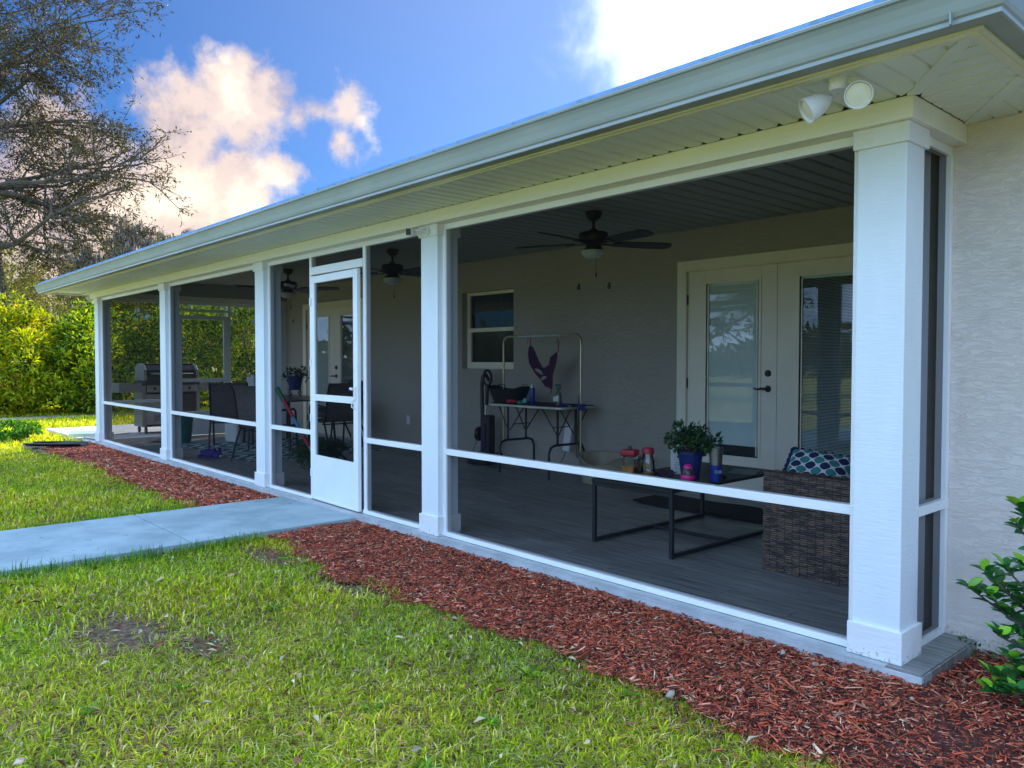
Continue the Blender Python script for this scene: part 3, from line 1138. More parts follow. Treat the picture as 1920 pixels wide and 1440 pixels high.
def bay(x0, x1, post_a=0.035, post_b=0.035, m=alu):
    """screened bay between x0 < x1 (front facade)"""
    f = MB().box(x0, x1, YS0, YS1, H - .042, H - .001).build('screen_frame', m, house, bevel=0.002)
    MB().box(x0, x1, YS0 - .012, YS1, 0.0, 0.030).build('sill', m, f, bevel=0.002)
    MB().box(x0, x1, YS0 - .002, YS1 + .002, R0, R1).build('mid_rail', m, f, bevel=0.002)
    if post_a:
        MB().box(x0, x0 + post_a, YS0, YS1, 0.030, H - .042).build('screen_post', m, f)
    if post_b:
        MB().box(x1 - post_b, x1, YS0, YS1, 0.030, H - .042).build('screen_post', m, f)
    ys = (YS0 + .012)
    for z0, z1 in ((0.030, R0), (R1, H - .042)):
        MB().add([(x0 + post_a, ys, z0), (x1 - post_b, ys, z0), (x1 - post_b, ys, z1), (x0 + post_a, ys, z1)], [(0, 1, 2, 3)]).build('screen_mesh', screen_mat, f)
    return f


PL0, PL1, PR0, PR1 = -5.262, -5.225, -4.335, -4.292
bay(COLX[1] - .014, COLX[0] - CW + .014)
bay(PR0, COLX[1] - CW + .014, post_a=0.043)
bay(COLX[2] - .014, PL1, post_b=0.037)
bay(COLX[3] - .014, COLX[2] - CW + .014)
bay(COLX[4] - .014, COLX[3] - CW + .014)
# transom over the door
f = MB().box(PL1, PR0, YS0, YS1, H - .042, H - .001).build('screen_frame', alu, house)
MB().box(PL1, PR0, YS0 - .004, YS1, 2.045, 2.115).build('door_header', alu, f, bevel=0.002)
MB().add([(PL1, YS0 + .012, 2.115), (PR0, YS0 + .012, 2.115), (PR0, YS0 + .012, H - .042), (PL1, YS0 + .012, H - .042)], [(0, 1, 2, 3)]).build('screen_mesh', screen_mat, f)
MB().box(PL1, PR0, YS0 - .01, YS1 + .01, 0.0, 0.010).build('threshold', steel, f)
# side return bay beside the stucco wall
f = MB().box(-.075, -.035, .2, .58, H - .042, H - .001).build('screen_frame', alu, house)
MB().box(-.075, -.035, .2, .58, 0.0, 0.030).build('sill', alu, f)
MB().box(-.082, -.028, .2, .58, R0, R1).build('mid_rail', alu, f)
MB().box(-.080, -.030, .545, .580, 0.030, H - .042).build('screen_post', alu, f)
for z0, z1 in ((0.03, R0), (R1, H - .042)):
    MB().add([(-.05, .2, z0), (-.05, .545, z0), (-.05, .545, z1), (-.05, .2, z1)], [(0, 1, 2, 3)]).build('screen_mesh', screen_mat, f)
MB().box(-.19, -.10, .415, .50, 0.0, H).build('inner_post', white_wood, f)

# ---- far end of the porch: screens and a second screen door
XF = XE + .02
f = MB().box(XF - .046, XF, .2, 2.985, H - .042, H - .001).build('end_screen_frame', alu, house)
for a, b_ in ((.2, 1.20), (2.06, 2.985)):
    MB().box(XF - .046, XF, a, b_, R0, R1).build('mid_rail', alu, f)
    MB().box(XF - .046, XF, a, b_, 0, .03).build('sill', alu, f)
    for z0, z1 in ((0.03, R0), (R1, H - .042)):
        MB().add([(XF - .02, a, z0), (XF - .02, b_, z0), (XF - .02, b_, z1), (XF - .02, a, z1)], [(0, 1, 2, 3)]).build('screen_mesh', screen_mat, f)
for a in (1.16, 2.06):
    MB().box(XF - .046, XF, a, a + .04, 0.03, H - .042).build('screen_post', alu, f)
MB().box(XF - .046, XF, 1.20, 2.06, 2.09, 2.13).build('door_header', alu, f)
MB().add([(XF - .02, 1.2, 2.13), (XF - .02, 2.06, 2.13), (XF - .02, 2.06, H - .042), (XF - .02, 1.2, H - .042)], [(0, 1, 2, 3)]).build('screen_mesh', screen_mat, f)


def screen_door(name, par, w, m, label=None):
    """local: hinge at x=0, leaf to x=w, thickness in y"""
    st = 0.075
    d = MB().box(0, st, -.016, .016, .012, 2.03).box(w - st, w, -.016, .016, .012, 2.03).box(st, w - st, -.016, .016, 1.965, 2.03).build(name, m, par, bevel=0.003)
    MB().box(st, w - st, -.014, .014, .908, .966).build('crossbar', m, d, bevel=0.002)
    MB().box(st, w - st, -.010, .010, .030, .416).build('kick_panel', alu_mark, d)
    MB().box(st, w - st, -.014, .014, .012, .030).build('bottom_rail', m, d)
    for z0, z1 in ((.416, .908), (.966, 1.965)):
        MB().add([(st, 0, z0), (w - st, 0, z0), (w - st, 0, z1), (st, 0, z1)], [(0, 1, 2, 3)]).build('screen_mesh', screen_mat, d)
    h = MB().box(w - .062, w - .022, -.024, -.016, .95, 1.05)
    h.tube([(w - .058, -.03, 1.03), (w - .085, -.04, 1.035)], .012, 8)
    h.tube([(w - .042, -.022, 0.94), (w - .042, -.048, 0.93), (w - .042, -.048, .88), (w - .042, -.022, .87)], .006, 6)
    h.build('door_latch', white_pl, d)
    if label:
        d['label'] = label
    return d


sd = screen_door('screen_door', house, 0.868, alu, 'white aluminium screen door standing slightly ajar')
sd.location = (PL1 + .004, YS0 + .003, 0)
sd.rotation_euler = (0, 0, math.radians(-2.0))
for z in (.25, .75, 1.25, 1.80):
    MB().box(-.006, .012, -.026, -.017, z - .035, z + .035).build('hinge', alu_mark, sd)
sd2 = screen_door('end_screen_door', house, 0.856, alu, 'white screen door at the far end of the porch')
sd2.location = (XF - .02, 2.058, 0)
sd2.rotation_euler = (0, 0, -PI / 2)


# ---- french doors
def french_door(x0, x1, zt, lever_left=True):
    """trim outside, frame, two leaves, all set in the wall opening x0..x1"""
    y = YB
    fr = MB().box(x0 - .092, x0 + .014, y - .022, y - .002, 0, zt + .10).box(x1 - .014, x1 + .092, y - .022, y - .002, 0, zt + .10)
    fr.box(x0 + .014, x1 - .014, y - .022, y - .002, zt, zt + .10)
    d = fr.build('french_door', trim_mat, house, bevel=0.002)
    MB().box(x0, x0 + .012, y + .001, y + .12, 0, zt).box(x1 - .012, x1, y + .001, y + .12, 0, zt).box(x0 + .012, x1 - .012, y + .001, y + .12, zt - .004, zt + .016).build('jamb', trim_mat, d)
    MB().box(x0, x1, y - .03, y + .12, -.002, .022).build('threshold', steel, d)
    mid = (x0 + x1) / 2
    for (a, b_, flip) in ((x0 + .016, mid - .002, 0), (mid + .002, x1 - .016, 1)):
        ga, gb, g0, g1 = a + .19, b_ - .155, .35, zt - .115
        if flip:
            ga, gb = a + .19, b_ - .155
        yf = y + .012
        lf = MB().box(a, ga, yf, yf + .044, .026, zt - .006).box(gb, b_, yf, yf + .044, .026, zt - .006).box(ga, gb, yf, yf + .044, .026, g0).box(ga, gb, yf, yf + .044, g1, zt - .006)
        lf.build('door_leaf', doorleaf_mat, d, bevel=0.002)
        bd = MB().box(ga - .002, ga + .022, yf - .010, yf - .001, g0, g1).box(gb - .022, gb + .002, yf - .010, yf - .001, g0, g1)
        bd.box(ga + .022, gb - .022, yf - .010, yf - .001, g0, g0 + .024).box(ga + .022, gb - .022, yf - .010, yf - .001, g1 - .024, g1)
        bd.box(ga + .036, ga + .048, yf - .004, yf + .004, g0 + .036, g1 - .036).box(gb - .048, gb - .036, yf - .004, yf + .004, g0 + .036, g1 - .036)
        bd.build('glass_bead', doorleaf_mat, d, bevel=0.002)
        MB().add([(ga, yf + .006, g0), (gb, yf + .006, g0), (gb, yf + .006, g1), (ga, yf + .006, g1)], [(0, 1, 2, 3)]).build('glass_pane', glass_mat, d)
        bl = MB()
        z = g1 - .05
        bot = g0 + (.13 if not flip else .05)
        tilt = math.radians(58 if not flip else 18)
        while z > bot:
            bl.obox(((ga + gb) / 2, yf + .024, z), (gb - ga - .06, .0145, .0008), Matrix.Rotation(tilt, 3, 'X'))
            z -= .0125
        bl.box(ga + .03, gb - .03, yf + .017, yf + .031, g1 - .045, g1 - .02)
        bl.box(ga + .03, gb - .03, yf + .019, yf + .029, bot - .008, bot)
        tag(bl.build('mini_blind', blind_mat, d), kind='stuff')
        MB().box(ga, gb, yf + .060, yf + .064, g0, g1).build('dark_backing', room_mat, d)  # dark sheet put in for the unlit room behind the blind
    # hardware on the leaf beside the meeting stile
    hx = mid - .085 if lever_left else mid + .06
    rx = Matrix.Rotation(PI / 2, 3, 'X')
    MB().lathe([(.0, .022), (.024, .020), (.030, .010), (.032, 0)], (hx, YB + .011, 1.155), 16, rx).build('deadbolt', dark_metal, d, True)
    lv = MB().lathe([(.0, .014), (.026, .012), (.032, 0)], (hx, YB + .011, 1.015), 16, rx)
    s = -1 if lever_left else -1
    lv.tube([(hx, YB + .01, 1.015), (hx, YB - .045, 1.015), (hx + s * .03, YB - .052, 1.018), (hx + s * .075, YB - .05, 1.010), (hx + s * .11, YB - .048, 1.018)], [.011, .011, .010, .008, .006], 8)
    lv.build('lever_handle', dark_metal, d, True)
    for z in (.28, 1.05, 1.87):
        MB().box(x0 + .008, x0 + .022, YB - .004, YB + .010, z - .05, z + .05).build('hinge', dark_metal, d)
    return d


french_door(D1[0], D1[1], 2.147)
french_door(D2[0], D2[1], 2.147, lever_left=False)

# ---- window over the grooming table
x0, x1, z0, z1 = WIN
yw = YB + .085
fw = MB().box(x0, x0 + .05, yw, yw + .05, z0, z1).box(x1 - .05, x1, yw, yw + .05, z0, z1).box(x0 + .05, x1 - .05, yw, yw + .05, z0, z0 + .05).box(x0 + .05, x1 - .05, yw, yw + .05, z1 - .04, z1)
w = fw.build('window', trim_mat, house, bevel=0.002)
MB().box(x0 + .05, x1 - .05, yw - .010, yw + .03, 1.645, 1.695).build('meeting_rail', trim_mat, w, bevel=0.002)
MB().box(x0 + .05, x0 + .085, yw - .008, yw + .02, z0 + .05, 1.645).box(x1 - .085, x1 - .05, yw - .008, yw + .02, z0 + .05, 1.645).box(x0 + .085, x1 - .085, yw - .008, yw + .02, z0 + .05, z0 + .085).build('lower_sash', trim_mat, w, bevel=0.002)
for (a, b_) in ((z0 + .05, 1.645), (1.695, z1 - .04)):
    MB().add([(x0 + .05, yw + .024, a), (x1 - .05, yw + .024, a), (x1 - .05, yw + .024, b_), (x0 + .05, yw + .024, b_)], [(0, 1, 2, 3)]).build('glass_pane', glass_mat, w)
    if a < 1.5:
        continue
    g = MB()
    for k in (1, 2):
        xx = x0 + .05 + (x1 - x0 - .1) * k / 3
        g.box(xx - .008, xx + .008, yw + .030, yw + .034, a, b_)
    zz = (a + b_) / 2
    g.box(x0 + .05, x1 - .05, yw + .0345, yw + .0385, zz - .008, zz + .008)
    g.build('muntin', sling_mat, w)
MB().box(x0, x1, yw + .08, yw + .084, z0, z1).build('window_backing', room_mat, w)  # dark sheet standing for the unlit room behind the panes

# =================================================================== GROUND COVER
def in_path(x, y):
    return (x > -5.655) & (x < -4.285) & (y < 0.0)


def lawn_ok(x, y):
    ok = (y < mulch_edge(x) + 0.02) | (x < -12.75)
    ok &= ~in_path(x, y)
    ok &= ~((x > -15.78) & (x < -12.2) & (y > -0.05) & (y < 4.65))
    ok &= ~((x > -12.3) & (y > -0.1))
    ok &= ~(((x + 19.6) / 0.5) ** 2 + ((y + 1.5) / 4.5) ** 2 < 1)
    return ok


def dirtness(x, y):
    d = np.zeros_like(x)
    for (a, b_, c, e) in DIRT:
        q = ((x - a) / c) ** 2 + ((y - b_) / e) ** 2
        d = np.maximum(d, np.clip(1.15 - 0.42 * q, 0, 1))
    return d


def make_grass(name, n, x0, x1, y0, y1, hmin, hmax, w, cols, wts, lean=0.9, distfn=None, patch=0.35):
    x = RG.uniform(x0, x1, n)
    y = RG.uniform(y0, y1, n)
    keep = lawn_ok(x, y) & (RG.uniform(0, 1, n) > dirtness(x, y) * 0.95)
    if distfn is not None:
        keep &= distfn(x, y)
    keep &= RG.uniform(0, 1, n) > patch * (0.5 + 0.5 * np.clip(pnoise(x * 2.2, y * 2.2 + 3), -1, 1))
    x, y = x[keep], y[keep]
    # clumping: pull blades to tuft centres
    cell = 0.045
    cxx = (np.floor(x / cell) + 0.5 + 0.35 * np.sin(np.floor(y / cell) * 12.9 + np.floor(x / cell) * 78.2)) * cell
    cyy = (np.floor(y / cell) + 0.5 + 0.35 * np.sin(np.floor(x / cell) * 39.3 + np.floor(y / cell) * 11.1)) * cell
    if hmax < 0.10:
        dx, dy = x - cxx, y - cyy
        x = cxx + dx * 0.55
        y = cyy + dy * 0.55
    else:
        dx, dy = RG.normal(0, 1, len(x)), RG.normal(0, 1, len(x))
    n = len(x)
    az = np.arctan2(dy, dx) + RG.normal(0, 0.8, n)
    lush = np.clip(pnoise(x * 1.1 + 5, y * 1.3), -1, 1) * 0.5 + 0.5
    h = RG.uniform(hmin, hmax, n) * (0.62 + 0.55 * lush)
    ln = np.clip(RG.normal(lean, 0.35, n), 0.1, 1.9)
    ww = w * RG.uniform(0.6, 1.35, n)
    z0_ = ZG + 0.012 * pnoise(x, y, 0.9) - 0.014
    d = np.stack([np.cos(az), np.sin(az), np.zeros(n)], 1)
    s = np.stack([-np.sin(az), np.cos(az), np.zeros(n)], 1)
    P0 = np.stack([x, y, z0_], 1)
    up = np.array([[0, 0, 1.0]])
    H_ = h[:, None]
    Lw = ln[:, None]
    P1 = P0 + up * H_ * 0.62 / (1 + 0.35 * Lw) + d * H_ * 0.30 * Lw
    P2 = P0 + up * H_ * 0.95 / (1 + 0.75 * Lw) + d * H_ * 0.85 * Lw
    W_ = ww[:, None] * 0.5
    V = np.stack([P0 - s * W_, P0 + s * W_, P1 + s * W_ * .85, P1 - s * W_ * .85, P2], 1).reshape(-1, 3)
    i = np.arange(n)[:, None] * 5
    Fq = i + np.array([[0, 1, 2, 3]])
    Ft = i + np.array([[3, 2, 4]])
    c = pal(n, cols, 0.30, wts)
    c *= (0.94 + 0.32 * lush)[:, None]
    gp = np.clip(0.5 + 0.9 * pnoise(x * 0.75 + 1.7, y * 0.85 - 2.0), 0, 1)[:, None]
    c = c * (gp * np.array([[0.76, 0.86, 0.9]]) + (1 - gp) * np.array([[1.12, 1.03, 1.0]]))
    o = np_mesh(name, V, [Fq, Ft], grass_mat, [c, c])
    return tag(o, kind='stuff')


GC = [(0.30, 0.40, 0.015), (0.45, 0.52, 0.020), (0.15, 0.27, 0.014), (0.56, 0.54, 0.06), (0.66, 0.57, 0.24), (0.33, 0.22, 0.10)]
GW = [0.27, 0.27, 0.15, 0.13, 0.12, 0.06]
def view_cone(x, y):
    dx, dy = x - CAM.x, y - CAM.y
    dep = dx * F_.x + dy * F_.y
    lat = dx * R_.x + dy * R_.y
    return (dep > 1.6) & (np.abs(lat) < dep * 0.70 + 0.35)
def ring(a, b_):
    return lambda x, y: (np.hypot(x - CAM.x, y - CAM.y) < b_) & (np.hypot(x - CAM.x, y - CAM.y) >= a) & view_cone(x, y)
make_grass('grass', 330000, -4.2, 1.6, -4.4, -0.7, 0.030, 0.074, 0.0050, GC, GW, 1.0, ring(0, 4.3), 0.62)
TH = [(0.42, 0.33, 0.17), (0.30, 0.20, 0.09), (0.55, 0.47, 0.28), (0.16, 0.10, 0.05), (0.26, 0.28, 0.05)]
make_grass('dry_thatch', 80000, -5.5, 1.6, -4.4, -0.7, 0.03, 0.075, 0.0045, TH, [.3, .25, .15, .15, .15], 1.85, ring(0, 5.2), 0.1)
make_grass('grass', 240000, -8.5, 0.2, -4.4, -0.6, 0.04, 0.095, 0.0072, GC, GW, 0.9, ring(4.3, 7.5), 0.30)
make_grass('grass', 190000, -16, -4.5, -4.0, 0.3, 0.045, 0.09, 0.009, GC, GW, 0.8, ring(7.5, 14), 0.2)
GF = [(0.40, 0.48, 0.02), (0.54, 0.56, 0.03), (0.24, 0.33, 0.02), (0.60, 0.54, 0.08)]
make_grass('grass', 150000, -34, -11, -4, 12, 0.06, 0.13, 0.020, GF, [.34, .34, .18, .14], 0.7, ring(13.5, 36), 0.1)
# longer untrimmed grass along the walkway edges and mulch rims
def near_path(x, y):
    return (((np.abs(x + 4.22) < 0.10) & (y < -0.9)) | ((np.abs(x + 5.72) < 0.07) & (y < -0.8)))
make_grass('tall_edge_grass', 26000, -5.9, -4.0, -4.5, -0.75, 0.08, 0.17, 0.0045, [(0.10, 0.22, 0.03), (0.16, 0.30, 0.03), (0.06, 0.15, 0.03)], [.4, .35, .25], 0.55, near_path, 0.5)


# wood chips
def make_chips(name, n, x0, x1, ymax, lmin, lmax, w, up, distfn=None):
    x = RG.uniform(x0, x1, n)
    ye = mulch_edge(x) - 0.05
    y = ye + (ymax(x) - ye) * RG.uniform(0, 1, n) ** 0.95
    spill = RG.uniform(0, 1, n) < 0.05
    y = np.where(spill, y - RG.uniform(0, 0.22, n) * (y < ye + 0.3), y)
    keep = ~in_path(x, y)
    if distfn is not None:
        keep &= distfn(x, y)
    x, y = x[keep], y[keep]
    n = len(x)
    L = RG.uniform(lmin, lmax, n) * RG.uniform(0.45, 1.0, n)
    Wd = w * RG.uniform(0.5, 1.5, n)
    T = Wd * RG.uniform(0.25, 0.6, n)
    az = RG.uniform(0, PI, n)
    el = RG.normal(0, 0.22, n)
    z = -0.049 + RG.uniform(0, up, n) + 0.006 * np.sin(x * 13) * np.sin(y * 11)
    d = np.stack([np.cos(az) * np.cos(el), np.sin(az) * np.cos(el), np.sin(el)], 1)
    s = unit(np.cross(d, np.array([[0, 0, 1.0]])) + RG.normal(0, 0.25, (n, 3)))
    u = unit(np.cross(s, d))
    P = np.stack([x, y, z], 1)
    V = []
    for a in (-1, 1):
        sc = RG.uniform(0.45, 1.0, n)[:, None]
        sh = RG.normal(0, 0.25, n)[:, None] * L[:, None] * 0.4
        for b_, c in ((-1, -1), (1, -1), (1, 1), (-1, 1)):
            V.append(P + d * (a * L[:, None] / 2 + sh * b_ * 0.3) + s * (b_ * Wd[:, None] / 2 * sc) + u * (c * T[:, None] / 2 * sc))
    V = np.stack(V, 1).reshape(-1, 3)
    i = np.arange(n)[:, None] * 8
    F = np.concatenate([i + np.array([q]) for q in ((0, 1, 5, 4), (1, 2, 6, 5), (2, 3, 7, 6), (3, 0, 4, 7), (0, 3, 2, 1), (4, 5, 6, 7))])
    c = pal(n, [(0.46, 0.078, 0.034), (0.56, 0.12, 0.055), (0.20, 0.036, 0.022), (0.68, 0.27, 0.17), (0.07, 0.022, 0.014), (0.66, 0.46, 0.30), (0.34, 0.15, 0.06)],
            0.34, [.27, .21, .16, .12, .14, .025, .075])
    o = np_mesh(name, V, F, chip_mat, np.tile(c, (6, 1)))
    return tag(o, kind='stuff')


def yb_right(x):
    return np.where(x < 0.10, -0.035, 0.57)
make_chips('mulch_chips', 56000, -4.3, 1.4, yb_right, 0.014, 0.052, 0.0050, 0.016)
make_chips('mulch_chips', 3200, -4.2, 1.2, yb_right, 0.04, 0.085, 0.0085, 0.022)
make_chips('mulch_chips', 26000, -12.6, -5.64, lambda x: np.full_like(x, -0.035), 0.03, 0.09, 0.012, 0.016)

# dead leaves lying on the grass
n = 420
x = RG.uniform(-7, 1.2, n)
y = RG.uniform(-3.6, -0.75, n)
k = lawn_ok(x, y) & view_cone(x, y)
x, y = x[k], y[k]
n = len(x)
az = RG.uniform(0, 2 * PI, n)
D = np.stack([np.cos(az), np.sin(az), RG.normal(0, .3, n)], 1)
P = np.stack([x, y, np.full(n, ZG + 0.028) + RG.uniform(0, .012, n)], 1)
Nm = np.stack([RG.normal(0, .5, n), RG.normal(0, .5, n), np.ones(n)], 1)
o = leaf_object('fallen_leaves', P, D, Nm, RG.uniform(.025, .06, n), RG.uniform(.012, .028, n), pal(n, [(0.34, 0.18, 0.07), (0.48, 0.31, 0.17), (0.22, 0.08, 0.04), (0.55, 0.42, 0.27)], .2), chip_mat, fold=.35)
tag(o, kind='stuff')
# a few specks on the walkway
n = 40
x = RG.uniform(-5.6, -4.35, n)
y = RG.uniform(-3.2, -0.1, n)
az = RG.uniform(0, 2 * PI, n)
D = np.stack([np.cos(az), np.sin(az), np.zeros(n)], 1)
o = leaf_object('leaf_litter_on_walkway', np.stack([x, y, np.full(n, -0.015)], 1), D, np.tile([0, 0, 1.0], (n, 1)), RG.uniform(.01, .035, n), RG.uniform(.004, .012, n), pal(n, [(0.10, 0.08, 0.06), (0.2, 0.17, 0.14)]), leaf_mat, fold=.1)
tag(o, kind='stuff')

n = 520
k_ = RG.integers(0, 4, n)
dd_ = np.array(DIRT)[k_]
aa = RG.uniform(0, 2 * PI, n)
r_ = np.sqrt(RG.uniform(0, 1.5, n))
x = dd_[:, 0] + np.cos(aa) * r_ * dd_[:, 2]
y = dd_[:, 1] + np.sin(aa) * r_ * dd_[:, 3]
az = RG.uniform(0, 2 * PI, n)
D = np.stack([np.cos(az), np.sin(az), RG.normal(0, .2, n)], 1)
o = leaf_object('bark_litter', np.stack([x, y, np.full(n, ZG + 0.010)], 1), D, np.tile([0, 0, 1.0], (n, 1)) + RG.normal(0, .4, (n, 3)), RG.uniform(.015, .06, n), RG.uniform(.004, .012, n), pal(n, [(0.30, 0.16, 0.09), (0.14, 0.08, 0.05), (0.45, 0.33, 0.22), (0.28, 0.06, 0.04)], .25), chip_mat, fold=.2)
tag(o, kind='stuff')
# broad-leaved weeds scattered through the turf
n = 46
x = RG.uniform(-6.5, 1.0, n)
y = RG.uniform(-3.4, -0.9, n)
k = lawn_ok(x, y) & view_cone(x, y)
x, y = x[k], y[k]
m_ = 11
az = np.tile(np.arange(m_) * 2.4, len(x)) + np.repeat(RG.uniform(0, 6, len(x)), m_)
D = np.stack([np.cos(az), np.sin(az), RG.uniform(.15, .8, len(az))], 1)
P = np.stack([np.repeat(x, m_), np.repeat(y, m_), np.full(len(az), ZG + .004)], 1)
o = leaf_object('lawn_weeds', P, D, np.tile([0, 0, 1.0], (len(az), 1)), RG.uniform(.03, .075, len(az)), RG.uniform(.010, .020, len(az)), pal(len(az), [(0.10, 0.26, 0.02), (0.18, 0.36, 0.03)], .2), leaf_mat, fold=.2)
tag(o, kind='stuff')
# pale stones lying in the mulch
ICO = None
def stone(x, y, s, label, seed):
    r = random.Random(seed)
    prof = [(0.0, -.5), (.75, -.35), (1.0, 0.05), (.7, .42), (0.0, .55)]
    mb = MB().lathe(prof, n=9, sx=1.0, sy=.72)
    mb.v = [(a * (1 + r.uniform(-.15, .15)), b_ * (1 + r.uniform(-.15, .15)), c * (1 + r.uniform(-.2, .2))) for a, b_, c in mb.v]
    mb.v = [(a * s * .72, b_ * s * .72, c * s * .85) for a, b_, c in mb.v]
    o = mb.build('stone', stone_mat, smooth_=True, loc=(x, y, -0.038))
    o.rotation_euler = (r.uniform(-.5, .5), r.uniform(-.5, .5), r.uniform(0, 3))
    return tag(o, label, 'stone', 'pale stones in the red mulch')


stone(-1.55, -0.72, .026, 'white pebble near the grass edge in the middle of the right mulch bed', 1)
stone(-0.53, -0.86, .028, 'cream stone lying right where grass meets mulch below the wide bay', 2)
stone(-0.46, -0.13, .024, 'grey flat stone beside the slab just left of the near column', 3)
stone(-0.30, -0.15, .022, 'rounded tan stone in mulch closest to the near column base', 4)
stone(0.12, -0.20, .018, 'small buff stone in mulch below the corner of the slab', 5)
stone(0.20, 0.12, .015, 'small white pebble in mulch right of the slab corner', 6)

# black splash tray at the far end of the left bed
t = thing('drain_tray', 'black plastic drain extension lying at the far end of mulch bed', 'drain tray', (-12.1, -0.60, -0.05), math.radians(48))
rows = []
for k in range(9):
    u = k / 8
    w_ = .11 + .05 * math.sin(PI * min(1, u * 1.3))
    rows.append([(-.42 + .84 * u, w_ * q, .012 + .045 * abs(q) ** 2 + .01) for q in (-1, -.6, -.2, .2, .6, 1)])
MB().sheet(rows, .006).build('trough', black_pl, t, True)
MB().tube([(-.42, -.12, .07), (0, -.17, .072), (.42, -.12, .07)], .012, 8).build('rim', black_pl, t, True)
MB().tube([(-.42, .12, .07), (0, .17, .072), (.42, .12, .07)], .012, 8).build('rim', black_pl, t, True)


# =================================================================== PLANTS
def sphere_pts(n):
    v = RG.normal(0, 1, (n, 3))
    return unit(v)


def clump_leaves(centres, radii, per, L, Wd, cols, w=None, jit=.2, droop=0.0, up=0.35, flat=0.8):
    """leaf clusters scattered round given clump centres"""
    cs = np.repeat(np.array(centres, float), per, 0)
    rs = np.repeat(np.array(radii, float), per)
    n = len(cs)
    q = sphere_pts(n)
    P = cs + q * (rs * RG.uniform(0.25, 1.0, n) ** 0.6)[:, None] * np.array([[1, 1, flat]])
    D = q + RG.normal(0, .6, (n, 3)) + np.array([[0, 0, up - droop]])
    Nm = RG.normal(0, .6, (n, 3)) + np.array([[0, 0, 1.0]])
    return P, D, Nm, RG.uniform(.7, 1.3, n) * L, RG.uniform(.7, 1.3, n) * Wd, pal(n, cols, jit, w)


def shrub(name, label, cat, loc, rx, ry, h, nclump, per, L, Wd, cols, w=None, group=None, seed=0, stem=None, zlow=0.0, jit=.2, cr=(.16, .30)):
    t = thing(name, label, cat, loc, 0, group)
    cs, rs = [], []
    for k in range(nclump):
        q = sphere_pts(1)[0]
        r = RG.uniform(.55, 1.0) ** .5
        z = zlow + (h - zlow) * (0.5 + 0.5 * q[2] * r)
        bulge = 1 - 0.35 * max(0, (z / h - .55) / .45) ** 1.5
        wob = 1 + .22 * math.sin(3 * math.atan2(q[1], q[0]) + seed) + .12 * math.sin(7 * math.atan2(q[1], q[0]) + seed * 2 + z * 3)
        cs.append((q[0] * r * rx * bulge * wob, q[1] * r * ry * bulge * wob, z * (1 + .10 * math.sin(q[0] * 5 + seed))))
        rs.append(RG.uniform(*cr) * h * .5)
    P, D, Nm, LL, WW, C = clump_leaves(cs, rs, per, L, Wd, cols, w, jit)
    P[:, 2] = np.maximum(P[:, 2], 0.02)
    leaf_object('foliage', P, D, Nm, LL, WW, C, leaf_mat, t)
    mb = MB()
    for k in range(5):
        c = cs[RG.integers(len(cs))]
        mb.tube([(c[0] * .1, c[1] * .1, -.05), (c[0] * .35, c[1] * .35, c[2] * .4), (c[0] * .8, c[1] * .8, c[2] * .85)], [.035 * h / 3, .024 * h / 3, .008 * h / 3], 6)
    mb.build('stem', stem or bark_mat, t, True)
    return t


YG = [(0.30, 0.38, 0.018), (0.42, 0.45, 0.022), (0.14, 0.21, 0.016), (0.48, 0.36, 0.03), (0.05, 0.08, 0.014)]
GG = [(0.13, 0.27, 0.018), (0.22, 0.37, 0.022), (0.06, 0.12, 0.014), (0.36, 0.40, 0.03), (0.035, 0.06, 0.012)]
g_ = 'tall shrubs forming the hedge beyond the lawn'
shrub('hedge_shrub', 'yellow-green tall shrub at the very left edge, brightest in the hedge', 'shrub', (-21.2, 0.2, -.06), 1.5, 1.3, 2.65, 120, 95, .14, .055, YG, [.3, .28, .18, .14, .1], g_, 1)
shrub('hedge_shrub', 'rounded green shrub next right of the yellow one, in front of its neighbours', 'shrub', (-20.6, 1.75, -.06), 1.2, 1.2, 2.25, 105, 95, .14, .055, GG + [YG[1]], None, g_, 2)
shrub('hedge_shrub', 'mid-green shrub seen just left of the far corner column', 'shrub', (-22.3, 2.7, -.06), 1.4, 1.3, 2.7, 105, 90, .14, .055, GG, None, g_, 3)
shrub('hedge_shrub', 'broad green shrub seen through the far end screens left of the grill', 'shrub', (-21.6, 4.7, -.06), 1.6, 1.5, 3.0, 100, 85, .12, .05, GG, None, g_, 4)
shrub('hedge_shrub', 'olive shrub seen through the far end screen door above the grill', 'shrub', (-21.4, 6.7, -.06), 1.5, 1.4, 3.3, 95, 80, .12, .05, GG + [(0.2, 0.17, 0.04)], None, g_, 5)
shrub('hedge_shrub', 'bright leafy shrub seen through the far end screen beside the back wall', 'shrub', (-21.0, 8.7, -.06), 1.6, 1.4, 3.4, 95, 80, .12, .05, GG + [YG[0]], None, g_, 6)
shrub('hedge_shrub', 'pale spiky shrub lowest in the hedge behind the brown trunk', 'shrub', (-23.6, 0.9, -.06), 1.4, 1.2, 3.9, 80, 80, .12, .04, [(0.18, 0.17, 0.05), (0.12, 0.14, 0.03), (0.28, 0.25, 0.08)], None, g_, 7)


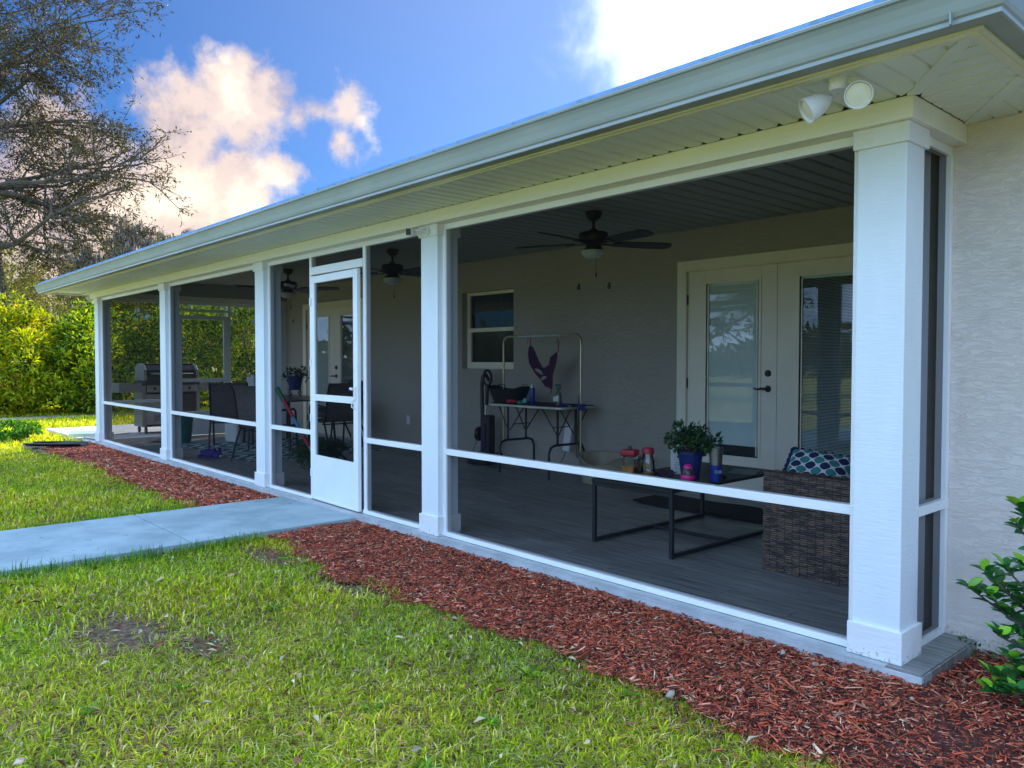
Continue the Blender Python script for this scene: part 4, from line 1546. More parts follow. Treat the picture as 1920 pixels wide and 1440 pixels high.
def branch_tree(name, label, loc, h, r0, seed, limbs, bias, leaf, bark=bark_mat, group=None, cat='tree', depth=3, moss=0, trunk_top=0.9, lean=(0, 0), spread=1.0, leafper=7, kids=(5, 7), base_z=-.1):
    """trunk > limbs > branches > twigs; leaf = (L, W, cols) or None"""
    r = random.Random(seed)
    t = thing(name, label, cat, loc, 0, group)
    tr, br = MB(), MB()
    n = 9
    pts, rs = [], []
    for k in range(n):
        u = k / (n - 1)
        pts.append(Vector((lean[0] * u + .12 * math.sin(u * 5 + seed) * u * h / 8, lean[1] * u + .10 * math.cos(u * 4 + seed) * u * h / 8, base_z + u * h * trunk_top)))
        rs.append(r0 * (1.25 if k == 0 else 1) * (1 - .85 * u))
    tr.tube(pts, rs, 10)
    tips = []

    def grow(p, d, ln, rad, lev):
        k = 5 if lev < 2 else 3
        ps, q, dd = [p.copy()], p.copy(), d.copy()
        for i in range(k):
            dd = (dd + Vector((r.gauss(0, .20), r.gauss(0, .20), r.gauss(0, .16) + (.06 if lev == 0 else -.05)))).normalized()
            q = q + dd * ln / k
            ps.append(q.copy())
        br.tube(ps, [rad * (1 - .75 * i / k) for i in range(k + 1)], 6 if lev < 2 else 4, cap=False)
        if lev >= depth:
            tips.append((ps, dd))
            return
        for i in range(r.randint(*kids)):
            u = r.uniform(.25, 1.0)
            a = ps[min(k, int(u * k))]
            nd = (dd * .7 + Vector((r.gauss(0, .6), r.gauss(0, .6), r.gauss(0.02, .42))) * spread).normalized()
            grow(a, nd, ln * r.uniform(.42, .62), rad * .45, lev + 1)
        tips.append((ps[-2:], dd))

    for (u, az, el, ln) in limbs:
        i = min(n - 1, int(u * (n - 1)))
        d = Vector((math.cos(az) * math.cos(el), math.sin(az) * math.cos(el), math.sin(el)))
        grow(pts[i], (d + Vector(bias)).normalized(), ln, min(rs[i] * .5, .075), 0)
    tr.build('trunk', bark, t, True)
    br.build('branches', bark, t, True)
    if leaf:
        L, Wd, cols = leaf
        PP, DD = [], []
        for ps, dd in tips:
            for i in range(leafper):
                u = r.random()
                j = min(len(ps) - 2, int(u * (len(ps) - 1)))
                p = ps[j].lerp(ps[j + 1], r.random()) + Vector((r.gauss(0, .05), r.gauss(0, .05), r.gauss(0, .05)))
                PP.append(p)
                DD.append(dd + Vector((r.gauss(0, .7), r.gauss(0, .7), r.gauss(0, .6))))
        P = np.array(PP)
        D = np.array(DD)
        m_ = len(P)
        Nm = RG.normal(0, .8, (m_, 3)) + np.array([[0, 0, .8]])
        leaf_object('crown', P, D, Nm, RG.uniform(.6, 1.3, m_) * L, RG.uniform(.7, 1.2, m_) * Wd, pal(m_, cols, .25), leaf_mat, t)
    if moss:
        PP = []
        for ps, dd in tips:
            for i in range(moss):
                PP.append(ps[r.randrange(len(ps))] + Vector((r.gauss(0, .04), r.gauss(0, .04), 0)))
        P = np.array(PP)
        m_ = len(P)
        D = RG.normal(0, .12, (m_, 3)) + np.array([[0, 0, -1.0]])
        Nm = RG.normal(0, 1, (m_, 3))
        leaf_object('hanging_moss', P, D, Nm, RG.uniform(.15, .6, m_), RG.uniform(.02, .05, m_), pal(m_, [(0.22, 0.19, 0.15), (0.15, 0.12, 0.09), (0.3, 0.26, 0.2)]), moss_mat, t, fold=.1)
    return t


# the big oak whose boughs hang into the top left of the picture
OAKC = [(0.030, 0.038, 0.010), (0.022, 0.022, 0.010), (0.08, 0.075, 0.014), (0.06, 0.035, 0.014)]
rr = random.Random(5)
limbs = []
for k in range(22):
    u = .43 + .024 * k
    az = math.radians(92) + rr.uniform(-.9, .9) if k % 3 else rr.uniform(0, 6.28)
    limbs.append((min(u, .95), az, rr.uniform(-.05, .45), rr.uniform(3.5, 4.8) * (0.62 + .38 * min(1, k / 7))))
branch_tree('oak_tree', 'large oak at left with small-leaved boughs against the sky', (-23.5, 0.75, -.06), 13.2, .26, 5, limbs, (0.05, .05, 0), (.125, .038, OAKC), depth=3, leafper=5, kids=(5, 7), moss=0, lean=(0, -1.3))
# bare moss-hung trees behind the roof
G_ = 'bare winter trees behind the house'
def bare(x, y, h, n, lo, ln, seed, label, moss, d=2, el=(.1, 1.1)):
    limbs = [(lo + (1 - lo) * k / n, rr.uniform(0, 6.28), rr.uniform(*el), rr.uniform(*ln)) for k in range(n)]
    return branch_tree('cypress_tree', label, (x, y, -.06), h, .17, seed, limbs, (0, 0, .25), None, bark=pale_bark, depth=d, moss=moss, kids=(4, 6), group=G_)
bare(-33, 6.35, 7.6, 16, .45, (1.0, 1.9), 9, 'bare brown tree hung with grey moss, tallest rising behind the porch roof', 11)
bare(-32, 7.5, 6.9, 12, .5, (.9, 1.5), 39, 'mossy bare tree just right of the tallest bare one', 10)
bare(-33, 4.9, 6.3, 14, .45, (.9, 1.6), 19, 'bare moss-hung tree lower and left of the tallest bare one', 9)
bare(-33.5, 11.4, 7.9, 8, .7, (.6, 1.2), 29, 'twiggy tree top just peeping over the middle of the gutter', 3, el=(.5, 1.1))
# oak standing on the lawn beyond the left edge of the picture; the door and window glass mirror it
limbs = [(.35 + .04 * k, k * 2.2, rr.uniform(.0, .5), rr.uniform(2.2, 3.4)) for k in range(13)]
branch_tree('oak_tree', 'spreading lawn oak out of frame, seen only mirrored in the french door glass', (-15.0, -13.5, -.06), 9.0, .24, 77, limbs, (0, 0, .1), (.20, .07, OAKC), depth=2, leafper=14, kids=(5, 7))
# background trees beyond the hedge
g_ = 'trees in the wood beyond the hedge'
LAB = ['tan half-bare tree at far left edge behind the yellow shrub', 'olive tree behind the hedge directly under the oak trunk', 'brownish tree right of the oak trunk above the hedge', 'green tree showing just over the low end of the roof',
       'dark green tree seen through the far end screen above the grill', 'dull olive tree seen through the screen door of the far end', 'tall dark tree seen through far end screen beside the back wall']
for i, (x, y, h, c) in enumerate([(-30, -1.2, 5.6, 0), (-29, 1.2, 4.9, 1), (-31, 3.2, 4.8, 0), (-28, 4.4, 4.4, 1), (-29, 7.2, 5.6, 2), (-30, 10.0, 6.0, 1), (-29, 12.6, 6.2, 2)]):
    cols = [[(0.20, 0.15, 0.06), (0.14, 0.12, 0.05), (0.24, 0.20, 0.07)], [(0.15, 0.19, 0.03), (0.09, 0.12, 0.02), (0.25, 0.24, 0.05)], [(0.04, 0.07, 0.012), (0.08, 0.11, 0.015)]][c]
    shrub('woodland_tree', LAB[i], 'tree', (x, y, -.06), 1.7, 1.7, h, 75, 75, .15, .055, cols, None, g_, i + 11, pale_bark, zlow=.9, cr=(.10, .20))
# slender brown trunk by the far corner column
t = thing('young_tree', 'slender brown-trunked young tree just left of the far corner column', 'tree', (-18.4, 1.55, -.06))
MB().tube([(0, 0, -.05), (.02, .01, .9), (-.03, .03, 1.9), (.0, .05, 2.6)], [.055, .047, .04, .015], 8).build('trunk', clay, t, True)
P, D, Nm, LL, WW, C = clump_leaves([(0.1 * math.sin(k * 2.1) * 3, .12 * math.cos(k * 1.7) * 3, 1.6 + .1 * k) for k in range(12)], [.25] * 12, 45, .10, .045, GG)
leaf_object('crown', P, D, Nm, LL, WW, C, leaf_mat, t)
# distant wood all round the lawn, one mass
n = 4200
th = RG.uniform(0, 2 * PI, n)
rad = RG.uniform(52, 75, n)
cx, cy = rad * np.cos(th) - 4, rad * np.sin(th) - 4
k = ~((cx > -20) & (cx < 30) & (cy > -4) & (cy < 30))
cx, cy = cx[k], cy[k]
hh = RG.uniform(0.2, 1, len(cx)) * (2.8 + 1.2 * np.sin(np.arctan2(cy, cx) * 9) + .8 * np.sin(np.arctan2(cy, cx) * 23))
P, D, Nm, LL, WW, C = clump_leaves(np.stack([cx, cy, hh], 1), np.full(len(cx), 1.5), 12, .9, .5, [(0.05, 0.075, 0.018), (0.08, 0.10, 0.025), (0.11, 0.10, 0.04)])
tag(leaf_object('distant_woods', P, D, Nm, LL, WW, C, leaf_mat), kind='stuff')
# weeds at the far corner
t = shrub('weed_clump', 'low leafy green weeds in the lawn by the downspout outlet', 'weeds', (-13.95, -.85, -.06), .55, .35, .30, 36, 34, .07, .04, [(0.07, 0.20, 0.03), (0.12, 0.28, 0.04), (0.04, 0.12, 0.03)], None, None, 3, zlow=.03, cr=(.2, .4))

# glossy shrub in the near right corner
sh = thing('corner_shrub', 'glossy dark green shrub with lime new tips by the stucco wall', 'shrub', (0.62, 0.16, -.055))
mb = MB()
LP, LD, LN, LL_, LW_, LC = [], [], [], [], [], []
rs_ = random.Random(3)
CL = [(-0.4, -0.08, 0.422), (-0.339, -0.06, 0.399), (-0.362, -0.02, 0.483), (-0.291, -0.04, 0.522), (-0.241, -0.04, 0.76), (-0.271, 0.04, 0.682), (-0.265, -0.06, 0.354), (-0.236, -0.06, 0.277), (-0.332, 0.04, 0.424), (-0.25, 0.04, 0.527), (-0.301, -0.11, 0.105), (-0.303, -0.16, 0.055), (-0.264, -0.11, 0.074), (-0.233, -0.06, 0.112), (-0.213, -0.16, 0.065), (-0.198, -0.21, 0.095), (-0.271, -0.16, 0.281), (-0.231, -0.01, 0.204), (-0.234, -0.01, 0.392), (-0.248, -0.11, 0.183), (-0.16, -0.06, 0.815), (-0.12, -0.01, 0.615), (-0.14, -0.16, 0.415), (-0.12, -0.11, 0.265), (-0.07, 0.04, 0.865), (-0.02, -0.16, 0.565), (0.0, 0.04, 0.415)]
for ci, (a, b_, c) in enumerate(CL):
    st_ = Vector((0.02, 0, max(0.0, c - .45) * .5))
    end = Vector((a, b_, c))
    mid = st_.lerp(end, .5) + Vector((.03, 0, .05))
    mb.tube([Vector((0, 0, -.03)), st_.lerp(mid, .5), mid, end], [.012, .009, .006, .003], 6)
    for k in range(14):
        u = k / 13
        base = mid.lerp(end, .50 + .50 * u) if k < 5 else end.lerp(mid, .30 * (1 - u))
        az = k * 2.4 + ci
        d = Vector((math.cos(az), math.sin(az), .15 + .9 * u + rs_.gauss(0, .2)))
        LP.append(base)
        LD.append(d)
        nn = Vector((0, 0, 1)) - d * .3 + Vector((rs_.gauss(0, .3), rs_.gauss(0, .3), 0))
        LN.append(nn)
        new = u > .86 and rs_.random() < .6
        LL_.append(rs_.uniform(.055, .082) * (0.9 if new else 1))
        LW_.append(rs_.uniform(.030, .042))
        g = rs_.uniform(.7, 1.3)
        LC.append((.24 * g, .50 * g, .03) if new else (.035 * g, .17 * g, .035 * g))
# rounder leaves: 8-sided with midrib
def round_leaves(P, D, Nrm, L, Wd, C, name, m, parent):
    P, D, Nrm = np.array(P), unit(np.array(D, float)), np.array(Nrm, float)
    L, Wd, C = np.array(L)[:, None], np.array(Wd)[:, None], np.array(C)
    S = unit(np.cross(D, Nrm))
    Nn = unit(np.cross(S, D))
    st_ = []
    us = [0, .18, .42, .68, .88, 1.0]
    ws = [.06, .62, 1.0, .88, .45, .02]
    for u, w_ in zip(us, ws):
        c = P + D * L * u - Nn * L * (.22 * u * u)
        st_.append(c + S * Wd * .5 * w_ + Nn * Wd * .22 * w_)
        st_.append(c)
        st_.append(c - S * Wd * .5 * w_ + Nn * Wd * .22 * w_)
    V = np.stack(st_, 1).reshape(-1, 3)
    n = len(P)
    i = np.arange(n)[:, None] * 18
    F = np.concatenate([i + np.array([[3 * k + j, 3 * k + j + 1, 3 * k + j + 4, 3 * k + j + 3]]) for k in range(5) for j in (0, 1)])
    return np_mesh(name, V, F, m, np.tile(C, (10, 1)), parent, smooth_=True)


mb.build('stem', bark_mat, sh, True)
lf = round_leaves(LP, LD, LN, LL_, LW_, LC, 'foliage', glossleaf_mat, sh)
# tiny sprig by the slab corner
sg = thing('seedling', 'tiny green seedling sprouting where slab corner meets stucco wall', 'seedling', (0.11, 0.50, -.055))
P, D, Nm, LL, WW, C = clump_leaves([(0, 0, .04), (-.03, .01, .05), (.05, .02, .03), (.10, .02, .02)], [.03] * 4, 9, .022, .014, [(0.05, 0.15, 0.03)])
leaf_object('foliage', P, D, Nm, LL, WW, C, leaf_mat, sg)

# =================================================================== FIXTURES ON THE HOUSE
def ceiling_fan(loc, rz, label):
    t = thing('ceiling_fan', label, 'ceiling fan', loc, rz, 'ceiling fans under the porch ceiling')
    t.scale = (1.08, 1.08, 1.04)
    MB().lathe([(.0, 0), (.062, -.002), (.068, -.02), (.055, -.055), (.030, -.075), (.012, -.08)], n=18).build('canopy', brown_metal, t, True)
    MB().tube([(0, 0, -.07), (0, 0, -.16)], .012, 10).build('downrod', brown_metal, t, True)
    MB().lathe([(.012, -.135), (.03, -.15), (.05, -.165), (.108, -.175), (.118, -.195), (.118, -.235), (.10, -.26), (.07, -.275), (.062, -.29), (.075, -.305), (.075, -.32), (.0, -.322)], n=24).build('motor_housing', brown_metal, t, True)
    MB().lathe([(.094, -.322), (.100, -.328), (.092, -.355), (.070, -.380), (.035, -.392), (.0, -.394)], n=24).build('light_bowl', mat_bowl, t, True)
    for k in range(5):
        a = 2 * PI * k / 5
        m = Matrix.Rotation(a, 3, 'Z') @ Matrix.Rotation(math.radians(-12), 3, 'X')
        top = []
        n = 9
        prof = [(.17, .050), (.24, .056), (.34, .062), (.45, .067), (.56, .069), (.62, .066), (.655, .050), (.668, .022)]
        up = [(x, w_) for x, w_ in prof] + [(x, -w_) for x, w_ in reversed(prof)]
        mb = MB().prism(up, -.004, .004)
        mb.v = [tuple(m @ Vector(v) + Vector((0, 0, -.262))) for v in mb.v]
        b_ = mb.build('blade', blade_mat, t)
        mb = MB()
        mb.obox((.13, 0, 0), (.13, .03, .008)).obox((.205, 0, .0), (.05, .07, .006))
        mb.v = [tuple(m @ Vector(v) + Vector((0, 0, -.270))) for v in mb.v]
        mb.build('blade_iron', brown_metal, b_)
    MB().tube([(.03, .02, -.38), (.03, .02, -.50)], .0015, 4).lathe([(0, 0), (.006, -.01), (.006, -.035), (0, -.04)], (.03, .02, -.50), 8).build('pull_chain', brown_metal, t)
    return t


mat_cream = mat('cream_lens', (.78, .74, .56), .5, var=.04)
mat_bowl = mat('frosted_glass', (0.52, 0.56, 0.53), 0.4, var=0.03)
blade_mat = mat('dark_walnut_blade', (0.022, 0.022, 0.030), 0.45, var=0.2, stretch=(1, 8, 1))
f1 = ceiling_fan((-3.275, 1.71, CEIL), math.radians(62), 'dark ceiling fan with white bowl light over the coffee table')
copy_tree(f1, (-6.366, 1.68, CEIL), math.radians(80), 'dark ceiling fan with bowl light just right of the screen door')
copy_tree(f1, (-9.0, 1.67, CEIL), math.radians(48), 'dark ceiling fan farthest away, above the dining table')

# twin-head motion flood light under the near corner soffit
t = thing('flood_light', 'cream twin-head motion flood light under the near corner soffit', 'outdoor light', (-0.085, -0.36, BT))
MB().lathe([(0, .0), (.052, .0), (.055, -.018), (.050, -.026), (.0, -.027)], n=20).build('mounting_plate', white_pl, t, True)
MB().lathe([(.0, 0), (.031, .0), (.034, -.01), (.034, -.060), (.030, -.068), (.0, -.068)], (-.01, -.065, .02), 18).build('motion_sensor', white_pl, t, True)
for aim, root in ((Vector((-.60, -.62, -.50)), Vector((-.045, -.02, -.035))), (Vector((.35, -.80, -.42)), Vector((.045, -.01, -.035)))):
    aim.normalize()
    m = Vector((0, 0, 1)).rotation_difference(aim).to_matrix()
    neck = root + aim * .02
    h = MB().lathe([(.012, -.012), (.022, .0), (.036, .022), (.046, .055), (.050, .085), (.050, .096), (.047, .096), (.044, .085), (.040, .055), (.030, .028), (.0, .020)], neck + Vector((aim.x * .01, aim.y * .01, -.015)), 22, m).build('lamp_head', white_pl, t, True)
    MB().lathe([(.030, .030), (.040, .056), (.0436, .085), (.038, .087), (.0, .091)], neck + Vector((aim.x * .01, aim.y * .01, -.015)), 22, m).build('lamp_bulb', mat_cream, h, True) if 'mat_cream' in globals() else None
    MB().tube([root * .4 + Vector((0, 0, -.01)), root, neck], .011, 10).lathe([(0, -.016), (.015, -.016), (.015, .016), (0, .016)], root, 10).build('swivel_arm', white_pl, t, True)
# security camera on the second column cap
t = thing('security_camera', 'small white security camera on column cap right of the screen door', 'security camera', (COLX[1] - .115, -.003, 2.205))
MB().lathe([(0, 0), (.030, 0), (.032, .006), (.028, .010), (.0, .011)], (0, 0, 0), 18, Matrix.Rotation(PI / 2, 3, 'X')).build('wall_plate', white_pl, t, True)
MB().tube([(0, -.008, 0), (-.01, -.05, .004), (-.045, -.07, 0)], .009, 10).build('bracket', white_pl, t, True)
rot = Matrix.Rotation(math.radians(24), 3, 'Z') @ Matrix.Rotation(math.radians(8), 3, 'X')
bd = MB().obox((-.075, -.085, -.004), (.055, .085, .060), rot).build('camera_body', white_pl, t, bevel=0.010)
fc = Vector((-.075, -.085, -.004)) + rot @ Vector((0, -.0435, 0))
MB().obox(fc, (.040, .003, .046), rot).build('lens_face', black_pl, bd, bevel=0.001)
# twin flood light at the far corner
t = thing('flood_light', 'grey twin-head flood light hanging below the far left eave', 'outdoor light', (-12.72, 0.12, BT))
MB().lathe([(0, .0), (.05, .0), (.05, -.025), (.0, -.027)], n=14).build('mounting_plate', white_pl, t, True)
for s in (-1, 1):
    aim = Vector((-.3, s * .7, -.6)).normalized()
    m = Vector((0, 0, 1)).rotation_difference(aim).to_matrix()
    MB().lathe([(.012, 0), (.036, .03), (.052, .085), (.052, .10), (.044, .10), (.03, .03), (0, .03)], (0, s * .03, -.03), 14, m).build('lamp_head', white_pl, t, True)
# outlet box and hooks on the porch wall
t = thing('outlet_box', 'white weatherproof outlet cover on the wall between door and window', 'outlet', (-8.113, YB, .413))
MB().box(-.038, .038, -.030, -.001, -.065, .065).build('cover', white_pl, t, bevel=0.006)
t = thing('outlet_box', 'white outlet cover low on the wall behind the grooming table', 'outlet', (-4.92, YB, .43))
MB().box(-.036, .036, -.030, -.001, -.065, .065).build('cover', white_pl, t, bevel=0.006)
for (x, z, lb) in ((-4.757, 2.10, 'small black wall hook, the left of the pair above the grooming table'), (-4.307, 2.08, 'small black wall hook, nearer the french door of the pair'), (-11.75, 1.98, 'small black wall hook between far screens and the far french door')):
    t = thing('wall_hook', lb, 'hook', (x, YB, z))
    MB().box(-.012, .012, -.006, -.001, -.035, .035).tube([(0, -.004, .01), (0, -.03, .0), (0, -.035, -.02), (0, -.02, -.03)], .004, 6).build('hook', dark_metal, t)

# =================================================================== NEAR BAY: COFFEE TABLE AND WICKER SEAT
t = thing('coffee_table', 'low black coffee table with open square-tube base behind the wide screen', 'coffee table', (-2.04, 1.385, 0))
hx, hy, TT = .345, .67, .445
MB().box(-hx, hx, -hy, hy, TT - .022, TT).build('tabletop', tbl_mat, t, bevel=0.004)
q = .013
for sy in (-1, 1):
    y = sy * (hy - .02)
    for sx in (-1, 1):
        MB().box(sx * (hx - .015) - q, sx * (hx - .015) + q, y - q, y + q, 0, TT - .022).build('leg', tbl_mat, t, bevel=0.002)
for sx in (-1, 1):
    MB().box(sx * (hx - .015) - q * .9, sx * (hx - .015) + q * .9, -hy + .034, hy - .034, 0.004, 0.028).build('side_runner', tbl_mat, t)
MB().box(-hx + .03, hx - .03, -q, q, 0.008, 0.030).build('cross_runner', tbl_mat, t)
for sy in (-1, 1):
    MB().box(-hx + .03, hx - .03, sy * (hy - .02) - q * .9, sy * (hy - .02) + q * .9, TT - .048, TT - .023).build('apron', tbl_mat, t)

# wicker loveseat, seen side-on behind the near column
t = thing('wicker_loveseat', 'dark brown woven wicker loveseat seen from its side behind near column', 'loveseat', (-0.83, 1.6, 0))


def weave(name, parent, o, u, v, nu, nv, nrm, pitch=0.0125, wid=0.047):
    """basket weave: flat strands over/under uprights on a panel"""
    o, u, v, nrm = Vector(o), Vector(u), Vector(v), Vector(nrm)
    lu, lv = u.length, v.length
    u, v = u.normalized(), v.normalized()
    rows = int(lv / pitch)
    cols = int(lu / wid)
    pw = lu / cols
    mb = MB()
    for r in range(rows):
        z0, z1 = r * lv / rows + .0008, (r + 1) * lv / rows - .0008
        for c in range(cols):
            over = ((r // 1 + (c % 2) * 1 + (r // 9)) % 2)
            d = .0045 if over else .0008
            a0, a1 = c * pw + (.001 if over else .003), (c + 1) * pw - (.001 if over else .003)
            am = (a0 + a1) / 2
            zm = (z0 + z1) / 2
            p = [o + u * a0 + v * z0, o + u * am + v * z0 + nrm * d, o + u * a1 + v * z0, o + u * a1 + v * z1, o + u * am + v * z1 + nrm * d, o + u * a0 + v * z1]
            p[1] += nrm * .001
            p[4] += nrm * .001
            m0 = o + u * a0 + v * zm + nrm * d * .5
            m1 = o + u * am + v * zm + nrm * (d + .003)
            m2 = o + u * a1 + v * zm + nrm * d * .5
            mb.add(p + [m0, m1, m2], [(0, 1, 7, 6), (1, 2, 8, 7), (6, 7, 4, 5), (7, 8, 3, 4)])
    ob = mb.build(name, wicker_weave, parent)
    ob['kind'] = 'stuff'
    return ob


def wicker_material():
    m, t_, b = principled('woven_wicker')
    v = objco(t_, (1, 1, 1))
    wv = t_.nodes.new('ShaderNodeTexNoise')
    mp = objco(t_, (16, 16, 75))
    wv.inputs['Scale'].default_value = 1.0
    wv.inputs['Detail'].default_value = 2
    t_.links.new(mp, wv.inputs['Vector'])
    k = smooth(t_, wv.outputs[0], 0.35, 0.68)
    t_.links.new(mixrgb(t_, k, (0.040, 0.026, 0.024), (0.20, 0.125, 0.085)), b.inputs['Base Color'])
    b.inputs['Roughness'].default_value = 0.5
    return m


wicker_weave = wicker_material()
# local frame: side panel faces -y at y=-.65 (world y .95)
ax0, ax1 = -.365, .36
MB().box(ax0 + .008, ax1 - .008, -.645, -.50, .03, .59).build('arm', wicker_mat, t)
weave('woven_side', t, (ax0, -.650, .0), (ax1 - ax0, 0, 0), (0, 0, .598), 0, 0, (0, -1, 0))
weave('woven_arm_top', t, (ax0, -.648, .592), (ax1 - ax0, 0, 0), (0, .15, 0), 0, 0, (0, 0, 1))
weave('woven_arm_front', t, (ax0 + .004, -.50, .02), (0, -.146, 0), (0, 0, .575), 0, 0, (-1, 0, 0))
MB().box(ax0 + .02, ax1 - .01, -.495, .60, .05, .30).build('seat_base', wicker_mat, t)
MB().box(.20, ax1 - .01, -.495, .60, .302, .80).build('backrest', wicker_mat, t)
MB().box(ax0 + .008, ax1 - .008, .605, .75, .03, .59).build('arm', wicker_mat, t)
MB().box(ax0 + .01, .195, -.49, .60, .302, .42).build('seat_cushion', mat('charcoal_cushion', (0.06, 0.06, 0.07), .9), t, bevel=0.03)
# throw pillow leaning on the arm
pw_ = thing('throw_pillow', 'teal, navy and white trellis throw pillow with ruffled navy edge', 'pillow', (-0.99, 1.12, .435))
n = 18
rows_f, rows_b = [], []
S = .20
for i in range(n + 1):
    rf, rb = [], []
    for j in range(n + 1):
        a, b_ = i / n * 2 - 1, j / n * 2 - 1
        edge = (1 - abs(a) ** 3) * (1 - abs(b_) ** 3)
        pin = 1 - .07 * (1 - abs(a)) ** .5 * abs(b_) ** 3 - 0
        x_ = a * S * (1 - .06 * (1 - b_ * b_) * abs(a) ** 2)
        z_ = b_ * S * (1 - .06 * (1 - a * a) * abs(b_) ** 2)
        th_ = .072 * max(0, edge) ** .45 + .010 * math.sin(a * 5 + b_ * 3) * edge
        rf.append((x_, -th_, z_ + S))
        rb.append((x_, th_, z_ + S))
    rows_f.append(rf)
    rows_b.append(rb)
mb = MB()
C_ = n + 1
for rows, fl_ in ((rows_f, 0), (rows_b, 1)):
    vs = [p for r in rows for p in r]
    fs = []
    for i in range(n):
        for j in range(n):
            q4 = (i * C_ + j, (i + 1) * C_ + j, (i + 1) * C_ + j + 1, i * C_ + j + 1)
            fs.append(q4 if not fl_ else tuple(reversed(q4)))
    mb.add(vs, fs)
cv = mb.build('cover', trellis_mat, pw_, True)
per = []
m_ = 120
for k in range(m_ + 1):
    t4 = (k % m_) / m_ * 4
    sd_, u = int(t4), t4 - int(t4)
    c4 = [(-1, -1), (1, -1), (1, 1), (-1, 1)]
    a, b_ = c4[sd_], c4[(sd_ + 1) % 4]
    p = Vector((a[0] + (b_[0] - a[0]) * u, 0, a[1] + (b_[1] - a[1]) * u))
    inner = p * (1 - .05 * (1 - (2 * u - 1) ** 2))
    out = inner * 1.0
    dirn = p.normalized()
    wv_ = math.sin(k * 1.9) * .012
    per.append((tuple(inner * S * .985 + Vector((0, 0, S))), tuple(inner * S + dirn * .020 + Vector((0, wv_, S)))))
MB().sheet([[a, b_] for a, b_ in per], .003).build('ruffle', mat('navy_ruffle', (0.015, 0.02, 0.08), .9), pw_)
pw_.rotation_euler = (math.radians(-52), math.radians(6), math.radians(14))

# things standing on the coffee table
ZT = TT + .001


def jar(loc, square, label):
    t = thing('jar', label, 'jar', loc, .3, None)
    t.scale = (1.18, 1.18, 1.28)
    if square:
        prof = [(.0, .002), (.048, .002), (.052, .01), (.052, .105), (.046, .118), (.0, .118)]
        mb = MB().box(-.042, .042, -.042, .042, .002, .112)
        mb.build('glass_body', jar_glass, t, bevel=0.012)
        MB().box(-.038, .038, -.038, .038, .004, .052).build('amber_contents', amber_mat, t)
        l = MB().box(-.047, .047, -.047, .047, .113, .148).build('lid', red_pl, t, bevel=0.010)
        MB().lathe([(.0, .020), (.010, .018), (.012, .0)], (0, 0, .148), 12).build('lid_knob', black_pl, l, True)
    else:
        MB().lathe([(.0, .002), (.038, .002), (.044, .012), (.044, .085), (.036, .110), (.032, .118), (.032, .128), (.0, .128)], n=22).build('glass_body', jar_glass, t, True)
        MB().lathe([(.0, .004), (.036, .004), (.040, .014), (.040, .024), (.0, .024)], n=20).build('amber_contents', amber_mat, t, True)
        MB().lathe([(.0, .160), (.030, .160), (.036, .154), (.037, .128), (.0, .127)], n=22).build('lid', red_pl, t, True)
    return t


jar((-2.275, 1.00, ZT), True, 'square glass jar of amber treats with red lid, left on coffee table')
jar((-2.175, 1.08, ZT), False, 'round glass jar with red screw lid, nearly empty, beside square jar')

# jade plant in navy pot
t = thing('potted_plant', 'bushy jade plant in a navy blue pot on the coffee table', 'potted plant', (-1.885, 1.18, ZT))
t.scale = (.95, .95, 1.06)
MB().lathe([(0, .002), (.060, .002), (.064, .01), (.088, .165), (.096, .168), (.097, .190), (.090, .190), (.084, .170), (.0, .168)], n=26).build('pot', navy_pl, t, True)
mb = MB()
cs = []
rs_ = random.Random(8)
for k in range(40):
    az = rs_.uniform(0, 6.28)
    el = rs_.uniform(.15, 1.45)
    r_ = rs_.uniform(.08, .175)
    e = Vector((math.cos(az) * math.cos(el) * r_ * 1.15, math.sin(az) * math.cos(el) * r_ * 1.15, .185 + math.sin(el) * r_))
    mb.tube([(e.x * .1, e.y * .1, .16), (e.x * .45, e.y * .45, .16 + (e.z - .16) * .55), e], [.007, .005, .003], 5)
    cs.append(tuple(e))
mb.build('stem', bark_mat, t, True)
P, D, Nm, LL, WW, C = clump_leaves(cs, [.045] * len(cs), 24, .034, .024, [(0.03, 0.10, 0.025), (0.05, 0.16, 0.035), (0.02, 0.06, 0.02)])
leaf_object('foliage', P, D, Nm, LL, WW, C, glossleaf_mat, t)

t = thing('paper_box', 'white printed carton with a blue dot behind the jade plant', 'carton', (-2.10, 1.34, ZT), .55)
MB().box(-.055, .055, -.025, .025, .0, .20).build('carton', white_pl, t, bevel=0.002)
MB().lathe([(0, 0), (.011, 0), (.011, .001), (0, .001)], (.0, -.0256, .13), 14, Matrix.Rotation(PI / 2, 3, 'X')).build('printed_dot', blue_pl, t)
pl_ = MB()
for k, (a, b_) in enumerate(((-.03, .02), (-.034, .03), (-.03, .0), (-.035, .025))):
    pl_.box(a, b_, -.0262, -.0252, .085 - k * .015, .088 - k * .015)
pl_.build('printed_lines', mat('grey_ink', (.3, .32, .36), .6), t)

t = thing('dog_toy', 'hot pink and clear pear-shaped treat toy in front of the blue pot', 'toy', (-1.835, 1.08, ZT))
t.scale = (1.2, 1.2, 1.2)
MB().lathe([(0, 0), (.028, .003), (.040, .018), (.042, .032), (.038, .040), (.0, .041)], n=20).build('toy_base', pink_pl, t, True)
MB().lathe([(.037, .041), (.036, .055), (.030, .072), (.022, .082), (.0, .083)], n=20).build('toy_window', mat('smoke_plastic', (.09, .05, .05), .2), t, True)
MB().lathe([(.026, .078), (.022, .094), (.010, .102), (.0, .103)], n=18).build('toy_cap', pink_pl, t, True)

